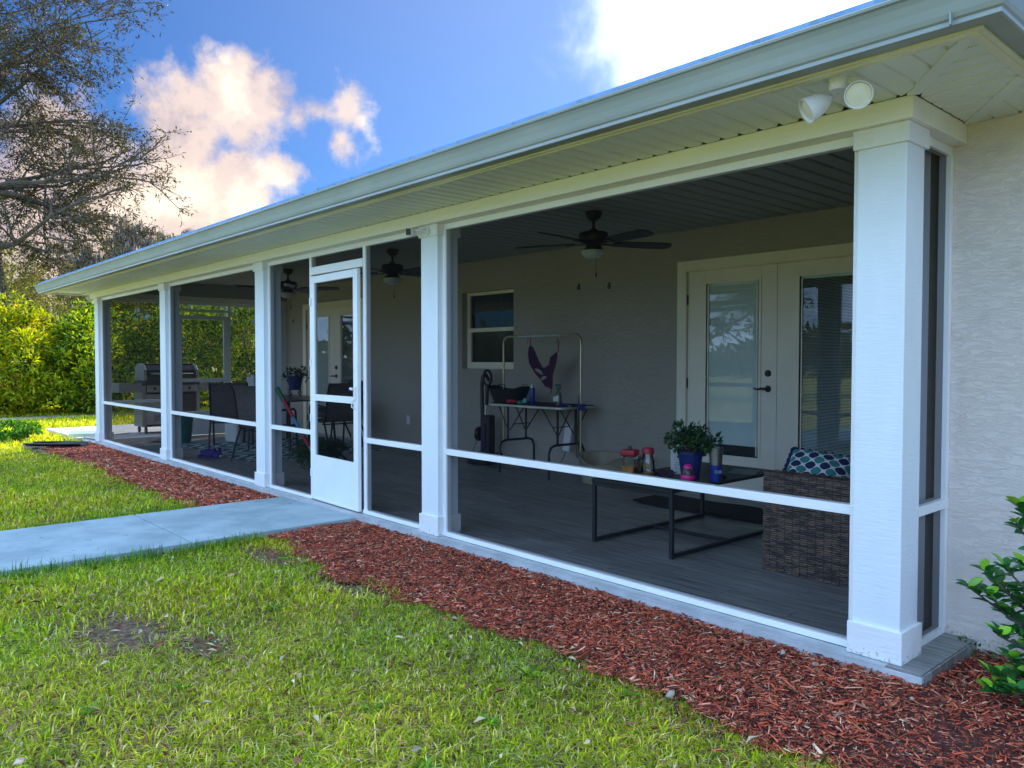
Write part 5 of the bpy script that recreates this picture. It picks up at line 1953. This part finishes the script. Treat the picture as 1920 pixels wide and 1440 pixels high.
t = thing('tumbler', 'steel travel tumbler with blue lower half and pale lettering', 'tumbler', (-1.72, 1.24, ZT))
t.scale = (1.12, 1.12, 1.34)
MB().lathe([(0, 0), (.031, 0), (.033, .004), (.037, .085), (.0, .085)], n=24).build('blue_sleeve', blue_pl, t, True)
MB().lathe([(.0, .0855), (.0368, .0855), (.043, .165), (.044, .172), (.041, .173), (.038, .168), (.0, .166)], n=24).build('steel_cup', steel, t, True)
# small printed letters wrapped on the sleeve
lm = MB()
for k, xx in enumerate((-.016, -.006, .004, .014)):
    for (a0, a1, b0, b1) in (((0, .0018, 0, .016), (.0045, .0063, 0, .016), (.0018, .0045, .0, .0018)) if k != 1 else ((0, .006, 0, .0018), (0, .006, .0142, .016), (.002, .004, .0018, .0142))):
        lm.box(xx + a0, xx + a1, -.0385, -.0335, .045 + b0, .045 + b1)
lo = lm.build('printed_lettering', mat('pale_ink', (.55, .6, .8), .6), t)
lo.rotation_euler = (0, 0, .9)

t = thing('key_lanyard', 'small dark tangle of keys and cord left of the carton', 'keys', (-2.22, 1.18, ZT))
mb = MB()
mb.tube([(math.cos(k * .9) * (.04 + .012 * math.sin(k * 2.3)), math.sin(k * .9) * (.05 + .02 * math.cos(k * 1.7)), .006 + .004 * (k % 3)) for k in range(16)], .003, 5)
mb.build('cord', black_pl, t)
MB().box(-.02, .01, -.05, -.035, .001, .004).box(.01, .04, -.03, -.02, .001, .004).build('key', steel, t)
t = thing('sunglasses', 'plum-coloured sunglasses folded on the table beside the carton', 'glasses', (-2.10, 1.20, ZT), .4)
for s in (-1, 1):
    MB().lathe([(0, -.002), (.024, -.002), (.026, 0), (.024, .002), (0, .002)], (s * .03, 0, .022), 16, Matrix.Rotation(PI / 2, 3, 'X'), sy=1).build('lens', purple_cl, t, True)
MB().tube([(-.058, .0, .03), (-.06, .05, .024), (.04, .07, .006)], .0025, 5).tube([(.058, .0, .03), (.06, .05, .024), (-.03, .06, .006)], .0025, 5).tube([(-.01, 0, .03), (.01, 0, .03)], .003, 5).build('temple', purple_cl, t)
t = thing('dog_collar', 'coiled crimson collar lying between pot and tumbler', 'collar', (-1.80, 1.38, ZT))
MB().sheet([[(.055 * math.cos(a / 10 * 5.6), .045 * math.sin(a / 10 * 5.6), z) for z in (.001, .024)] for a in range(11)], .003).build('strap', mat('crimson_strap', (.35, .02, .09), .7), t)
MB().box(.048, .066, -.010, .012, .002, .024).build('buckle', black_pl, t, bevel=0.002)
t = thing('magazine', 'thin grey magazine lying flat at the far right of the coffee table', 'magazine', (-1.83, 1.78, ZT), .35)
MB().box(-.10, .10, -.13, .13, 0, .006).build('cover', mat('grey_cover', (.10, .12, .13), .4), t)
# black mat under the table
t = thing('door_mat', 'black fabric mat on the floor behind the coffee table', 'mat', (-2.35, 2.38, 0), .03)
rows = [[(-.80 + 1.6 * i / 12, -.26 + .52 * j / 5, .010 + .004 * math.sin(i * 1.3) + (.018 if i == 0 else 0)) for j in range(6)] for i in range(13)]
MB().sheet(rows, .016).build('mat', bed_mat, t, True)
# tan tub
t = thing('plastic_tub', 'tan plastic dog bed tub with a dipped front on the floor', 'tub', (-4.03, 2.78, 0), .12)
prof = []
n = 32
vs, fs = [], []
lev = [(0.0, .80, 0), (.004, .86, 0), (.26, 1.0, 1), (.275, 1.05, 1), (.272, 1.02, 1), (.25, .97, 1), (.02, .83, 0), (.018, .0, 0)]
for (z, s, top) in lev:
    for k in range(n):
        a = 2 * PI * k / n
        cx = .31 * s * math.copysign(abs(math.cos(a)) ** .65, math.cos(a))
        cy = .22 * s * math.copysign(abs(math.sin(a)) ** .65, math.sin(a))
        dip = .10 * math.exp(-((a - 1.5 * PI) / .45) ** 2) if top else 0
        vs.append((cx, cy, z - dip + (.03 if top else 0)))
for i in range(len(lev) - 1):
    for k in range(n):
        fs.append((i * n + k, i * n + (k + 1) % n, (i + 1) * n + (k + 1) % n, (i + 1) * n + k))
MB().add(vs, fs).build('tub', tan_pl, t, True)

# =================================================================== GROOMING CORNER
TG = .785
gt = thing('grooming_table', 'folding dog grooming table, black top with silver edge, against wall', 'grooming table', (-5.0, 2.75, 0))
def rrect(hx, hy, r, n=5):
    pts = []
    for cx, cy, a0 in ((hx - r, hy - r, 0), (-hx + r, hy - r, 1), (-hx + r, -hy + r, 2), (hx - r, -hy + r, 3)):
        for k in range(n + 1):
            a = (a0 + k / n) * PI / 2
            pts.append((cx + r * math.cos(a), cy + r * math.sin(a)))
    return pts
MB().prism(rrect(.60, .30, .09), TG - .030, TG - .004).build('tabletop', silver_edge, gt, bevel=0.004)
MB().prism(rrect(.59, .29, .085), TG - .0035, TG).build('rubber_mat', bed_mat, gt)
for s in (-1, 1):
    X = s * .40
    lg = MB()
    for sy in (-1, 1):
        lg.tube([(X, sy * .14, TG - .03), (X, sy * .14, .36)], .013, 8)
    lg.tube([(X, -.27, .0), (X, -.27, .28), (X, -.24, .34), (X, -.18, .36), (X, .18, .36), (X, .24, .34), (X, .27, .28), (X, .27, .0)], .014, 8)
    for sy in (-1, 1):
        lg.tube([(X - s * .26, sy * .13, TG - .03), (X - s * .02, sy * .13, .47)], .007, 6)
        lg.tube([(X + s * .18, sy * .13, TG - .03), (X + s * .01, sy * .13, .47)], .007, 6)
    lg.tube([(X - s * .07, -.13, .545), (X - s * .07, .13, .545)], .006, 6)
    lg.build('folding_leg', dark_metal, gt, True)
# gold arm
ga = thing('overhead_tube_frame', 'gold tubular overhead frame clamped to the grooming table ends', 'overhead frame', (-5.009, 2.745, TG))
xa, xb, zt_, r_ = -.622, .622, .765, .085
pts = [(xa, 0, -.45), (xa, 0, zt_ - r_)] + [(xa + r_ - r_ * math.cos(a), 0, zt_ - r_ + r_ * math.sin(a)) for a in (.4, .8, 1.2)] + [(xa + r_, 0, zt_), (xb - r_, 0, zt_)] + [(xb - r_ + r_ * math.sin(a), 0, zt_ - r_ + r_ * math.cos(a)) for a in (.4, .8, 1.2)] + [(xb, 0, zt_ - r_), (xb, 0, -.50)]
MB().tube(pts, .0125, 10).build('arm_tube', brass, ga, True)
for X in (xa, xb):
    mb = MB().box(X - .020, X + .020, -.030, .045, -.045, .025)
    mb.tube([(X, -.02, .0), (X, -.055, .0)], .012, 8)
    mb.build('clamp', blue_pl if X == xb else dark_metal, ga, bevel=0.003)
MB().tube([(xa + .25, 0, zt_), (xb - .30, 0, zt_)], .0155, 10).build('sleeve_tube', silver_edge, ga, True)
for X in (-.21, .26):
    MB().tube([(X, 0, zt_ - .012), (X + .01, 0, zt_ - .05), (X - .006, 0, zt_ - .09)], .003, 5).build('hook', mauve_cl, ga)
# lead hanging by the right upright
t = thing('dog_lead', 'dark looped lead hanging from the arm beside its right upright', 'lead', (-4.375, 2.70, TG))
MB().tube([(.0, 0, .12), (.01, -.01, -.1), (.012, -.01, -.35), (.005, -.01, -.52), (-.012, -.01, -.54), (-.02, -.01, -.50), (-.012, -.005, -.2), (-.005, 0, .05)], .006, 6).build('strap', black_pl, t, True)
# hanging hammock harness, two peaks at top, tail at bottom with two leg holes
hm = thing('grooming_hammock', 'plum dog hammock hanging by two corners from the gold arm', 'hammock', (-4.95, 2.74, 1.20))
outline = [(-.245, .225), (-.205, .235), (-.160, .205), (-.105, .085), (-.045, -.005), (-.02, -.01), (.02, .02), (.10, .105), (.175, .155), (.215, .165), (.235, .160), (.225, .11), (.19, .02), (.15, -.09), (.115, -.17), (.12, -.235), (.11, -.245), (.02, -.21), (-.08, -.15), (-.155, -.07), (-.21, .04), (-.235, .14)]
holes = [[(-.155 + .075 * math.cos(a) * 1 + .00 * math.sin(a), -.035 - .055 * math.cos(a) * .55 + .018 * math.sin(a)) for a in [2 * PI * k / 12 for k in range(12)]],
         [(-.035 + .060 * math.cos(a), -.125 + .010 * math.cos(a) + .022 * math.sin(a)) for a in [2 * PI * k / 12 for k in range(12)]]]
holes[0] = [(-.10 + .062 * math.cos(a) + .012 * math.sin(a), -.055 - .032 * math.cos(a) + .018 * math.sin(a)) for a in [2 * PI * k / 12 for k in range(12)]]
from mathutils.geometry import tessellate_polygon
allp = [outline] + holes
tri = tessellate_polygon([[Vector((x, z, 0)) for x, z in lp] for lp in allp])
flat = [p for lp in allp for p in lp]
mb = MB()
yf = lambda x, z: .05 * math.cos(x * 9) * math.cos(z * 6) + .018 * math.sin(x * 34 + z * 12)
o_ = len(flat)
fs = [tuple(tr_) for tr_ in tri] + [tuple(i + o_ for i in reversed(tr_)) for tr_ in tri]
base = 0
for lp in allp:
    k = len(lp)
    fs += [(base + i, base + (i + 1) % k, base + o_ + (i + 1) % k, base + o_ + i) for i in range(k)]
    base += k
mb.add([(x, yf(x, z) - .003, z) for x, z in flat] + [(x, yf(x, z) + .003, z) for x, z in flat], fs)
mb.build('panel', purple_cl, hm)
mb = MB()
mb.tube([(x, yf(x, z), z) for x, z in outline + outline[:1]], .004, 5)
mb.build('piping', mauve_cl, hm)
for (x, z, dz) in ((-.22, .23, .10), (.225, .165, .14), (.115, -.24, -.05)):
    MB().tube([(x, .0, z), (x + .01, .0, z + dz * .6), (x - .005, 0, z + dz)], .006, 5).build('strap', mauve_cl, hm)

t = thing('tote_basket', 'black soft tote basket with cord handles on grooming table', 'basket', (-5.42, 2.64, TG))
rows = []
for k in range(25):
    a = 2 * PI * k / 24
    rows.append([(math.copysign(abs(math.cos(a)) ** .5, math.cos(a)) * (.19 + .09 * z), math.copysign(abs(math.sin(a)) ** .5, math.sin(a)) * (.10 + .03 * z), .003 + .175 * z + (.02 * math.cos(2 * a) if z == 1 else 0)) for z in (0, .33, .66, 1)])
MB().sheet(rows, .006).box(-.165, .165, -.095, .095, .0, .006).build('basket_body', purple_cl if False else bed_mat, t, True)
for s in (-1, 1):
    MB().tube([(-.10 + .10 * (s + 1), s * .11, .17), (-.06 + .10 * (s + 1), s * .09, .215), (.02 + .10 * (s + 1), s * .08, .21), (.05 + .07 * (s + 1), s * .11, .16)], .005, 6).build('handle', black_pl, t, True)
t = thing('brush_tangle', 'red coiled rope toy on the grooming table in front of basket', 'toy', (-5.25, 2.52, TG))
MB().tube([(.05 * math.cos(k * .85) + .012 * k * .3 - .02, .035 * math.sin(k * .85), .016 + .022 * abs(math.sin(k * .6))) for k in range(18)], .012, 7).build('rope', mat('red_rope', (.55, .02, .06), .8), t, True)
t = thing('glove', 'green rubber glove with pale blue tip beside the red toy', 'glove', (-5.08, 2.52, TG))
MB().lathe([(0, 0), (.045, .004), (.052, .02), (.035, .042), (0, .05)], n=12, sx=1.2, sy=.7).tube([(.02, 0, .03), (.06, 0, .05)], .010, 6).build('palm', green_pl, t, True)
MB().lathe([(0, 0), (.024, .006), (.028, .03), (.012, .055), (0, .058)], (.065, 0, .015), 10).build('finger', mat('pale_blue_rubber', (.25, .45, .50), .6), t, True)
t = thing('shampoo_bottle', 'slim dark blue bottle with silver cap on grooming table', 'bottle', (-5.03, 2.64, TG))
MB().lathe([(0, 0), (.030, 0), (.033, .005), (.033, .165), (.028, .182), (0, .184)], n=18).build('bottle_body', blue_pl, t, True)
MB().lathe([(.025, .184), (.025, .200), (.012, .204), (.012, .222), (0, .224)], n=14).build('cap', steel, t, True)
t = thing('spray_bottle', 'clear spray bottle with green trigger head on grooming table', 'spray bottle', (-4.60, 2.62, TG))
MB().lathe([(0, .001), (.034, .001), (.037, .006), (.037, .10), (.030, .135), (.014, .155), (.013, .17), (0, .17)], n=20).build('bottle_body', jar_glass, t, True)
MB().lathe([(0, .003), (.033, .003), (.033, .03), (0, .03)], n=16).build('pink_liquid', mat('pink_liquid', (.45, .16, .14), .3), t, True)
MB().box(-.0375, .0375, -.0378, -.0374, .05, .10).build('paper_label', white_pl, t)
MB().lathe([(.016, .165), (.016, .19), (.010, .20), (.0, .2)], n=12).obox((-.004, 0, .222), (.062, .022, .026)).obox((-.036, 0, .226), (.012, .014, .012)).tube([(-.022, 0, .212), (-.030, 0, .195), (-.042, 0, .178)], .005, 6).obox((.028, 0, .200), (.010, .018, .040)).build('trigger_head', green_pl, t, bevel=0.002)
t = thing('nail_clippers', 'blue handled clippers lying near the right clamp', 'clippers', (-4.50, 2.60, TG), .1)
MB().tube([(-.06, 0, .008), (.0, .012, .012), (.05, .0, .010)], .008, 6).tube([(-.06, .03, .008), (.0, .010, .012), (.05, .028, .010)], .008, 6).build('handle', blue_pl, t, True)
MB().box(.05, .09, .005, .022, .004, .010).build('blade', steel, t)
t = thing('white_power_strip', 'white plastic box with cord propped low behind the table leg', 'plastic box', (-4.80, 2.98, 0), .1)
MB().obox((0, 0, .40), (.10, .045, .30), Matrix.Rotation(.16, 3, 'Y')).build('case', white_pl, t, bevel=0.008)
MB().tube([(-.02, .0, .26), (-.10, .0, .12), (-.22, -.02, .01)], .004, 5).build('cord', black_pl, t)
t['label'] = 'white slanted plastic board with cord behind the right table leg'
t.name = 'leaning_board'

# upright vacuum cleaner
t = thing('vacuum_cleaner', 'black upright vacuum cleaner standing left of the grooming table', 'vacuum cleaner', (-6.06, 2.86, 0), math.radians(12))
MB().obox((0, -.10, .05), (.28, .26, .085)).build('floor_head', black_pl, t, bevel=0.02)
MB().prism(rrect(.078, .075, .045), .10, .60).build('dust_canister', black_pl, t, bevel=0.015)
MB().box(-.03, .03, -.088, -.084, .18, .50).build('highlight_panel', mat('dark_violet_plastic', (.05, .02, .07), .25), t)
for s in (-1, 1):
    MB().lathe([(0, -.02), (.065, -.02), (.07, 0), (.065, .02), (0, .02)], (s * .13, .05, .08), 18, Matrix.Rotation(PI / 2, 3, 'Y')).build('wheel', black_pl, t, True)
MB().lathe([(0, -.03), (.09, -.03), (.095, 0), (.09, .03), (0, .03)], (-.13, .02, .36), 20, Matrix.Rotation(PI / 2, 3, 'Y')).build('cyclone_cover', black_pl, t, True)
MB().tube([(-.07, .04, .58), (-.055, .05, .74)], .014, 10).build('wand', silver_edge, t, True)
MB().tube([(-.055, .05, .72), (-.045, .05, .98)], [.022, .026], 10).build('handle_shaft', black_pl, t, True)
MB().tube([(-.045 + .062 * math.sin(a), .05, 1.055 + .095 * -math.cos(a)) for a in [2 * PI * k / 16 for k in range(17)]], .017, 8).build('loop_handle', black_pl, t, True)
MB().tube([(-.03, .07, 1.02), (-.09, .08, 1.09), (-.14, .08, 1.07), (-.155, .08, .98), (-.150, .08, .70), (-.13, .06, .45)], .024, 10).build('hose', black_pl, t, True)
MB().tube([(-.16, 0, .30), (-.24, -.05, .05), (-.22, -.14, .010), (-.05, -.22, .008), (.25, -.26, .008), (.60, -.22, .008), (.85, -.1, .008)], .004, 5).build('power_cord', black_pl, t, True)
MB().box(-.155, -.115, -.04, .0, .10, .14).build('plug', steel, t)

# =================================================================== FAR END: DINING SET, GRILL, POTS
rg = thing('area_rug', 'teal rug with looping white stripes under the dining set', 'rug', (-9.45, 1.72, 0.0))
MB().box(-1.25, 1.30, -.98, .98, .001, .009).build('pile', rug_mat, rg)


def sling_chair(loc, rz, label):
    """faces local +x"""
    t = thing('dining_chair', label, 'dining chair', loc, rz, 'sling dining chairs round the patio table')
    w = .245
    prof = [(.25, .40), (.22, .425), (.0, .405), (-.17, .395), (-.215, .42), (-.245, .50), (-.275, .66), (-.30, .80), (-.335, .90), (-.375, .945)]
    rows = [[(x, y, z) for y in (-w, -w * .5, 0, w * .5, w)] for x, z in prof]
    MB().sheet(rows, .006).build('sling', sling_mat, t, True)
    for s in (-1, 1):
        MB().tube([(x, s * (w + .008), z) for x, z in prof], .014, 7).build('side_rail', brown_metal, t, True)
        MB().tube([(.27, s * (w + .03), .0), (.235, s * (w + .03), .32), (.22, s * (w + .03), .60), (.18, s * (w + .03), .635), (-.05, s * (w + .03), .63), (-.27, s * (w + .025), .61)], .014, 7).build('front_leg', brown_metal, t, True)
        MB().tube([(-.38, s * (w + .02), .0), (-.29, s * (w + .02), .20), (-.20, s * (w + .015), .40)], .014, 7).build('rear_leg', brown_metal, t, True)
    MB().tube([(.20, -w - .02, .385), (.20, w + .02, .385)], .011, 6).tube([(-.15, -w - .02, .365), (-.15, w + .02, .365)], .011, 6).build('stretcher', brown_metal, t, True)
    return t


c1 = sling_chair((-8.28, 1.02, .009), math.radians(118), 'taupe sling chair nearest the front screen, its back to the lawn')
copy_tree(c1, (-9.93, 1.22, .009), math.radians(152), 'taupe sling chair farther left, turned with its broad back to the camera')
copy_tree(c1, (-8.74, 2.24, .009), math.radians(178), 'taupe sling chair at the table end, side-on behind the screen door')
copy_tree(c1, (-9.55, 2.75, .009), math.radians(-92), 'taupe sling chair on the wall side of the patio table')
dt = thing('patio_table', 'dark patio dining table at the far end of the porch', 'dining table', (-9.6, 1.95, .009))
MB().prism(rrect(.95, .50, .12), .695, .715).build('tabletop', mat('smoked_tabletop', (.07, .075, .07), .3), dt, bevel=0.004)
for sx in (-1, 1):
    for sy in (-1, 1):
        MB().tube([(sx * .78, sy * .36, 0), (sx * .74, sy * .34, .35), (sx * .80, sy * .38, .695)], .018, 8).build('leg', brown_metal, dt, True)
# blue pot on wire stand
t = thing('plant_stand', 'black scrolled wire stand on the patio table holding a pot', 'plant stand', (-9.72, 2.12, .725))
mb = MB()
for k in range(4):
    a = k * PI / 2 + .4
    c, s = math.cos(a), math.sin(a)
    mb.tube([(c * .13, s * .13, .0), (c * .09, s * .09, .03), (c * .12, s * .12, .07), (c * .10, s * .10, .105)], .005, 6)
    mb.tube([(c * .10 + .03 * math.cos(q) * c, s * .10 + .03 * math.cos(q) * s, .055 + .03 * math.sin(q)) for q in [k2 * .6 for k2 in range(10)]], .004, 5)
mb.tube([(.10 * math.cos(q), .10 * math.sin(q), .105) for q in [2 * PI * k / 20 for k in range(21)]], .005, 5)
mb.build('wire_frame', dark_metal, t, True)
t = thing('potted_plant', 'small dark plant spilling from a navy pot on the wire stand', 'potted plant', (-9.72, 2.12, .835))
MB().lathe([(0, 0), (.085, 0), (.12, .19), (.13, .19), (.13, .21), (.115, .21), (.0, .19)], n=20).build('pot', navy_pl, t, True)
cs = [(.12 * math.cos(k * .7), .12 * math.sin(k * .7), .23 + .03 * (k % 3)) for k in range(14)] + [(.17 * math.cos(k * 1.2), .17 * math.sin(k * 1.2), .17) for k in range(5)]
P, D, Nm, LL, WW, C = clump_leaves(cs, [.05] * len(cs), 12, .05, .025, [(.03, .08, .02), (.02, .05, .02)])
leaf_object('foliage', P, D, Nm, LL, WW, C, leaf_mat, t)
# white jug and dried flowers on the table
t = thing('drink_dispenser', 'white plastic water jug on the far end of the patio table', 'jug', (-10.18, 1.66, .725), .4)
MB().prism(rrect(.085, .06, .03), 0, .30).build('jug_body', mat('milky_plastic', (.70, .74, .74), .35), t, bevel=0.02)
MB().lathe([(0, .30), (.03, .30), (.03, .33), (0, .33)], n=12).build('cap', white_pl, t, True)
t = thing('dried_flowers', 'bunch of tan dried flowers beside the white jug', 'dried flowers', (-10.02, 1.84, .725))
MB().lathe([(0, 0), (.04, 0), (.055, .08), (.03, .14), (.035, .16), (0, .15)], n=14).build('vase', tan_pl, t, True)
P, D, Nm, LL, WW, C = clump_leaves([(.04 * math.cos(k), .05 * math.sin(k), .22 + .03 * (k % 3)) for k in range(9)], [.07] * 9, 12, .07, .012, [(.45, .33, .15), (.3, .16, .08)])
leaf_object('flower_heads', P, D, Nm, LL, WW, C, leaf_mat, t)
# teal planter and white bin
t = thing('planter', 'tall glazed teal planter standing before the far screen door', 'planter', (-11.15, .95, 0))
MB().lathe([(0, 0), (.105, 0), (.115, .01), (.16, .36), (.17, .40), (.16, .41), (.145, .38), (0, .36)], n=24).build('pot', teal_gl, t, True)
t = thing('storage_bin', 'white storage bin on the floor beyond the dining chairs', 'bin', (-10.75, 1.75, 0), .2)
MB().prism(rrect(.17, .24, .05), 0, .42).build('bin_body', white_pl, t, bevel=0.01)
MB().prism(rrect(.18, .25, .055), .421, .455).build('lid', white_pl, t, bevel=0.008)
# fern in teal pot near the door
t = thing('potted_fern', 'dark bushy fern in a teal pot just left of the screen door', 'potted fern', (-6.80, .98, 0))
MB().lathe([(0, 0), (.12, 0), (.13, .01), (.17, .26), (.18, .28), (.17, .29), (.15, .27), (0, .25)], n=24).build('pot', teal_gl, t, True)
PP, DD = [], []
mb = MB()
for k in range(90):
    az = k * 2.4
    ln = rs_.uniform(.20, .42)
    el = rs_.uniform(.2, 1.2)
    pr_ = [Vector((0, 0, .26))]
    for j in range(1, 8):
        u = j / 7
        pr_.append(Vector((math.cos(az) * ln * u * math.cos(el * (1 - .3 * u)), math.sin(az) * ln * u * math.cos(el * (1 - .3 * u)), .26 + ln * (math.sin(el) * u - .75 * u * u))))
    mb.tube(pr_, .0025, 4, cap=False)
    for j in range(1, 8):
        for q in range(4):
            p = pr_[j - 1].lerp(pr_[j], q / 4)
            tdir = (pr_[j] - pr_[j - 1]).normalized()
            side = tdir.cross(Vector((0, 0, 1)))
            for s in (-1, 1):
                PP.append(p)
                DD.append(side * s + tdir * .5)
mb.build('frond_stem', bark_mat, t, True)
n = len(PP)
leaf_object('frond', np.array(PP), np.array(DD), np.tile([0, 0, 1.0], (n, 1)) + RG.normal(0, .3, (n, 3)), np.full(n, .055), np.full(n, .014), pal(n, [(.025, .075, .02), (.04, .10, .025)]), leaf_mat, t)
# leaning pole
t = thing('telescopic_pole', 'red and blue telescopic pole leaning inside the screen by the door', 'pole', (0, 0, 0))
a_, b_ = Vector((-6.10, .13, 1.00)), Vector((-5.68, .50, .01))
def seg(u0, u1, r, m, nm):
    MB().tube([a_.lerp(b_, u0), a_.lerp(b_, u1)], r, 10).build(nm, m, t, True)
seg(0, .12, .020, green_pl, 'hand_grip')
seg(.12, .30, .017, red_pl, 'red_sleeve')
seg(.30, .43, .017, mat('sky_blue_sleeve', (.03, .30, .62), .4), 'blue_sleeve')
seg(.43, .60, .017, red_pl, 'red_sleeve')
seg(.60, 1.0, .008, steel, 'steel_tip')
# plush toys
t = thing('plush_toy', 'purple plush dog toy lying on the porch floor by the screen', 'plush toy', (-8.95, .52, 0), .4)
MB().lathe([(0, 0), (.06, .01), (.085, .05), (.075, .09), (0, .12)], n=16, sx=1.7, sy=.9).build('body', plush_mat, t, True)
MB().lathe([(0, 0), (.05, .01), (.06, .045), (.04, .085), (0, .095)], (.15, 0, .0), 14).build('head', plush_mat, t, True)
for s in (-1, 1):
    MB().lathe([(0, 0), (.022, .005), (.026, .05), (0, .07)], (.14, s * .045, .07), 10).build('ear', plush_mat, t, True)
    MB().lathe([(0, 0), (.028, .004), (.028, .04), (0, .05)], (-.06, s * .10, 0), 10).build('paw', plush_mat, t, True)
MB().lathe([(0, 0), (.018, .003), (.018, .018), (0, .024)], (.205, 0, .02), 10).build('snout', white_pl, t, True)
t = thing('chewed_toy', 'chewed tan and brown cloth toy on floor in the farthest bay', 'dog toy', (-11.45, .66, 0))
MB().lathe([(0, 0), (.07, .005), (.09, .03), (.05, .055), (0, .06)], n=14, sx=1.5).tube([(.1, 0, .02), (.18, .05, .03), (.21, .02, .015)], .02, 7).tube([(-.1, 0, .02), (-.17, -.05, .03)], .02, 7).build('toy_body', toy_cl, t, True)

# gas grill outside on the pad
t = thing('gas_grill', 'black and silver gas grill with side shelves on the concrete pad', 'grill', (-13.55, 1.50, -.03))
sil = mat('grill_silver', (.20, .215, .22), .4, metal=.3)
MB().box(-.25, .25, -.50, -.44, .12, .86).build('cabinet_side', sil, t, bevel=0.005)
MB().box(-.25, .25, .44, .50, .12, .86).build('cabinet_side', sil, t, bevel=0.005)
MB().box(.235, .25, -.438, -.003, .16, .70).build('cabinet_door', sil, t, bevel=0.004)
MB().box(.235, .25, .003, .438, .16, .70).build('cabinet_door', dark_metal, t, bevel=0.004)
MB().box(-.25, .232, -.438, .438, .12, .15).build('bottom_shelf', dark_metal, t)
MB().box(-.25, -.235, -.438, .438, .151, .70).build('back_panel', dark_metal, t)
MB().box(-.27, .262, -.438, .438, .72, .94).build('firebox', dark_metal, t, bevel=0.01)
MB().box(.263, .285, -.43, .43, .74, .86).build('control_panel', sil, t, bevel=0.004)
for k in range(4):
    MB().lathe([(0, .03), (.022, .028), (.026, 0), (0, 0)], (.286, -.3 + .2 * k, .80), 12, Matrix.Rotation(PI / 2, 3, 'Y')).build('control_knob', black_pl, t, True)
lidp = [(.26, .942), (.27, 1.02), (.235, 1.13), (.16, 1.21), (.05, 1.235), (-.12, 1.235), (-.25, 1.18), (-.27, .942)]
def lidshape(y0, y1, grow_, m, nm):
    n = len(lidp)
    vs = [(x * (1 + grow_), y0, .942 + (z - .942) * (1 + grow_)) for x, z in lidp] + [(x * (1 + grow_), y1, .942 + (z - .942) * (1 + grow_)) for x, z in lidp]
    MB().add(vs, [tuple(range(n)), tuple(reversed(range(n, 2 * n)))] + [(i, n + i, n + (i + 1) % n, (i + 1) % n) for i in range(n)]).build(nm, m, t, bevel=0.006)
lidshape(-.425, .425, 0, dark_metal, 'lid')
lidshape(-.475, -.427, .03, sil, 'lid_end_cap')
lidshape(.427, .475, .03, sil, 'lid_end_cap')
MB().tube([(.25, -.36, 1.07), (.32, -.36, 1.07), (.32, .36, 1.07), (.25, .36, 1.07)], .012, 8).box(-.10, .12, -.426, .426, 1.237, 1.246).build('lid_handle', steel, t, True)
for s in (-1, 1):
    MB().box(-.22, .22, min(s * .502, s * .86), max(s * .502, s * .86), .86, .90).build('side_shelf', dark_metal, t, bevel=0.004)
    MB().box(.221, .255, min(s * .502, s * .86), max(s * .502, s * .86), .74, .905).build('shelf_fascia', sil, t, bevel=0.006)
    MB().box(-.22, .255, min(s * .862, s * .885), max(s * .862, s * .885), .74, .905).build('shelf_end', sil, t, bevel=0.004)
for a in (-.19, .19):
    for b2 in (-.43, .43):
        MB().lathe([(0, -.016), (.048, -.016), (.05, 0), (.048, .016), (0, .016)], (a, b2, .05), 14, Matrix.Rotation(PI / 2, 3, 'X')).box(a - .012, a + .012, b2 - .022, b2 + .022, .08, .12).build('caster', black_pl, t, True)
vt = MB()
for s in (-.22, .22):
    for k in range(5):
        vt.box(.2505, .2525, s - .09, s + .09, .22 + k * .025, .230 + k * .025)
vt.build('vent_slot', black_pl, t)
MB().tube([(-.1, -.6, .004), (.1, -1.0, .004), (.0, -1.35, .004), (.3, -1.45, .004), (.9, -1.40, .004)], .008, 6).build('gas_hose', black_pl, t, True)
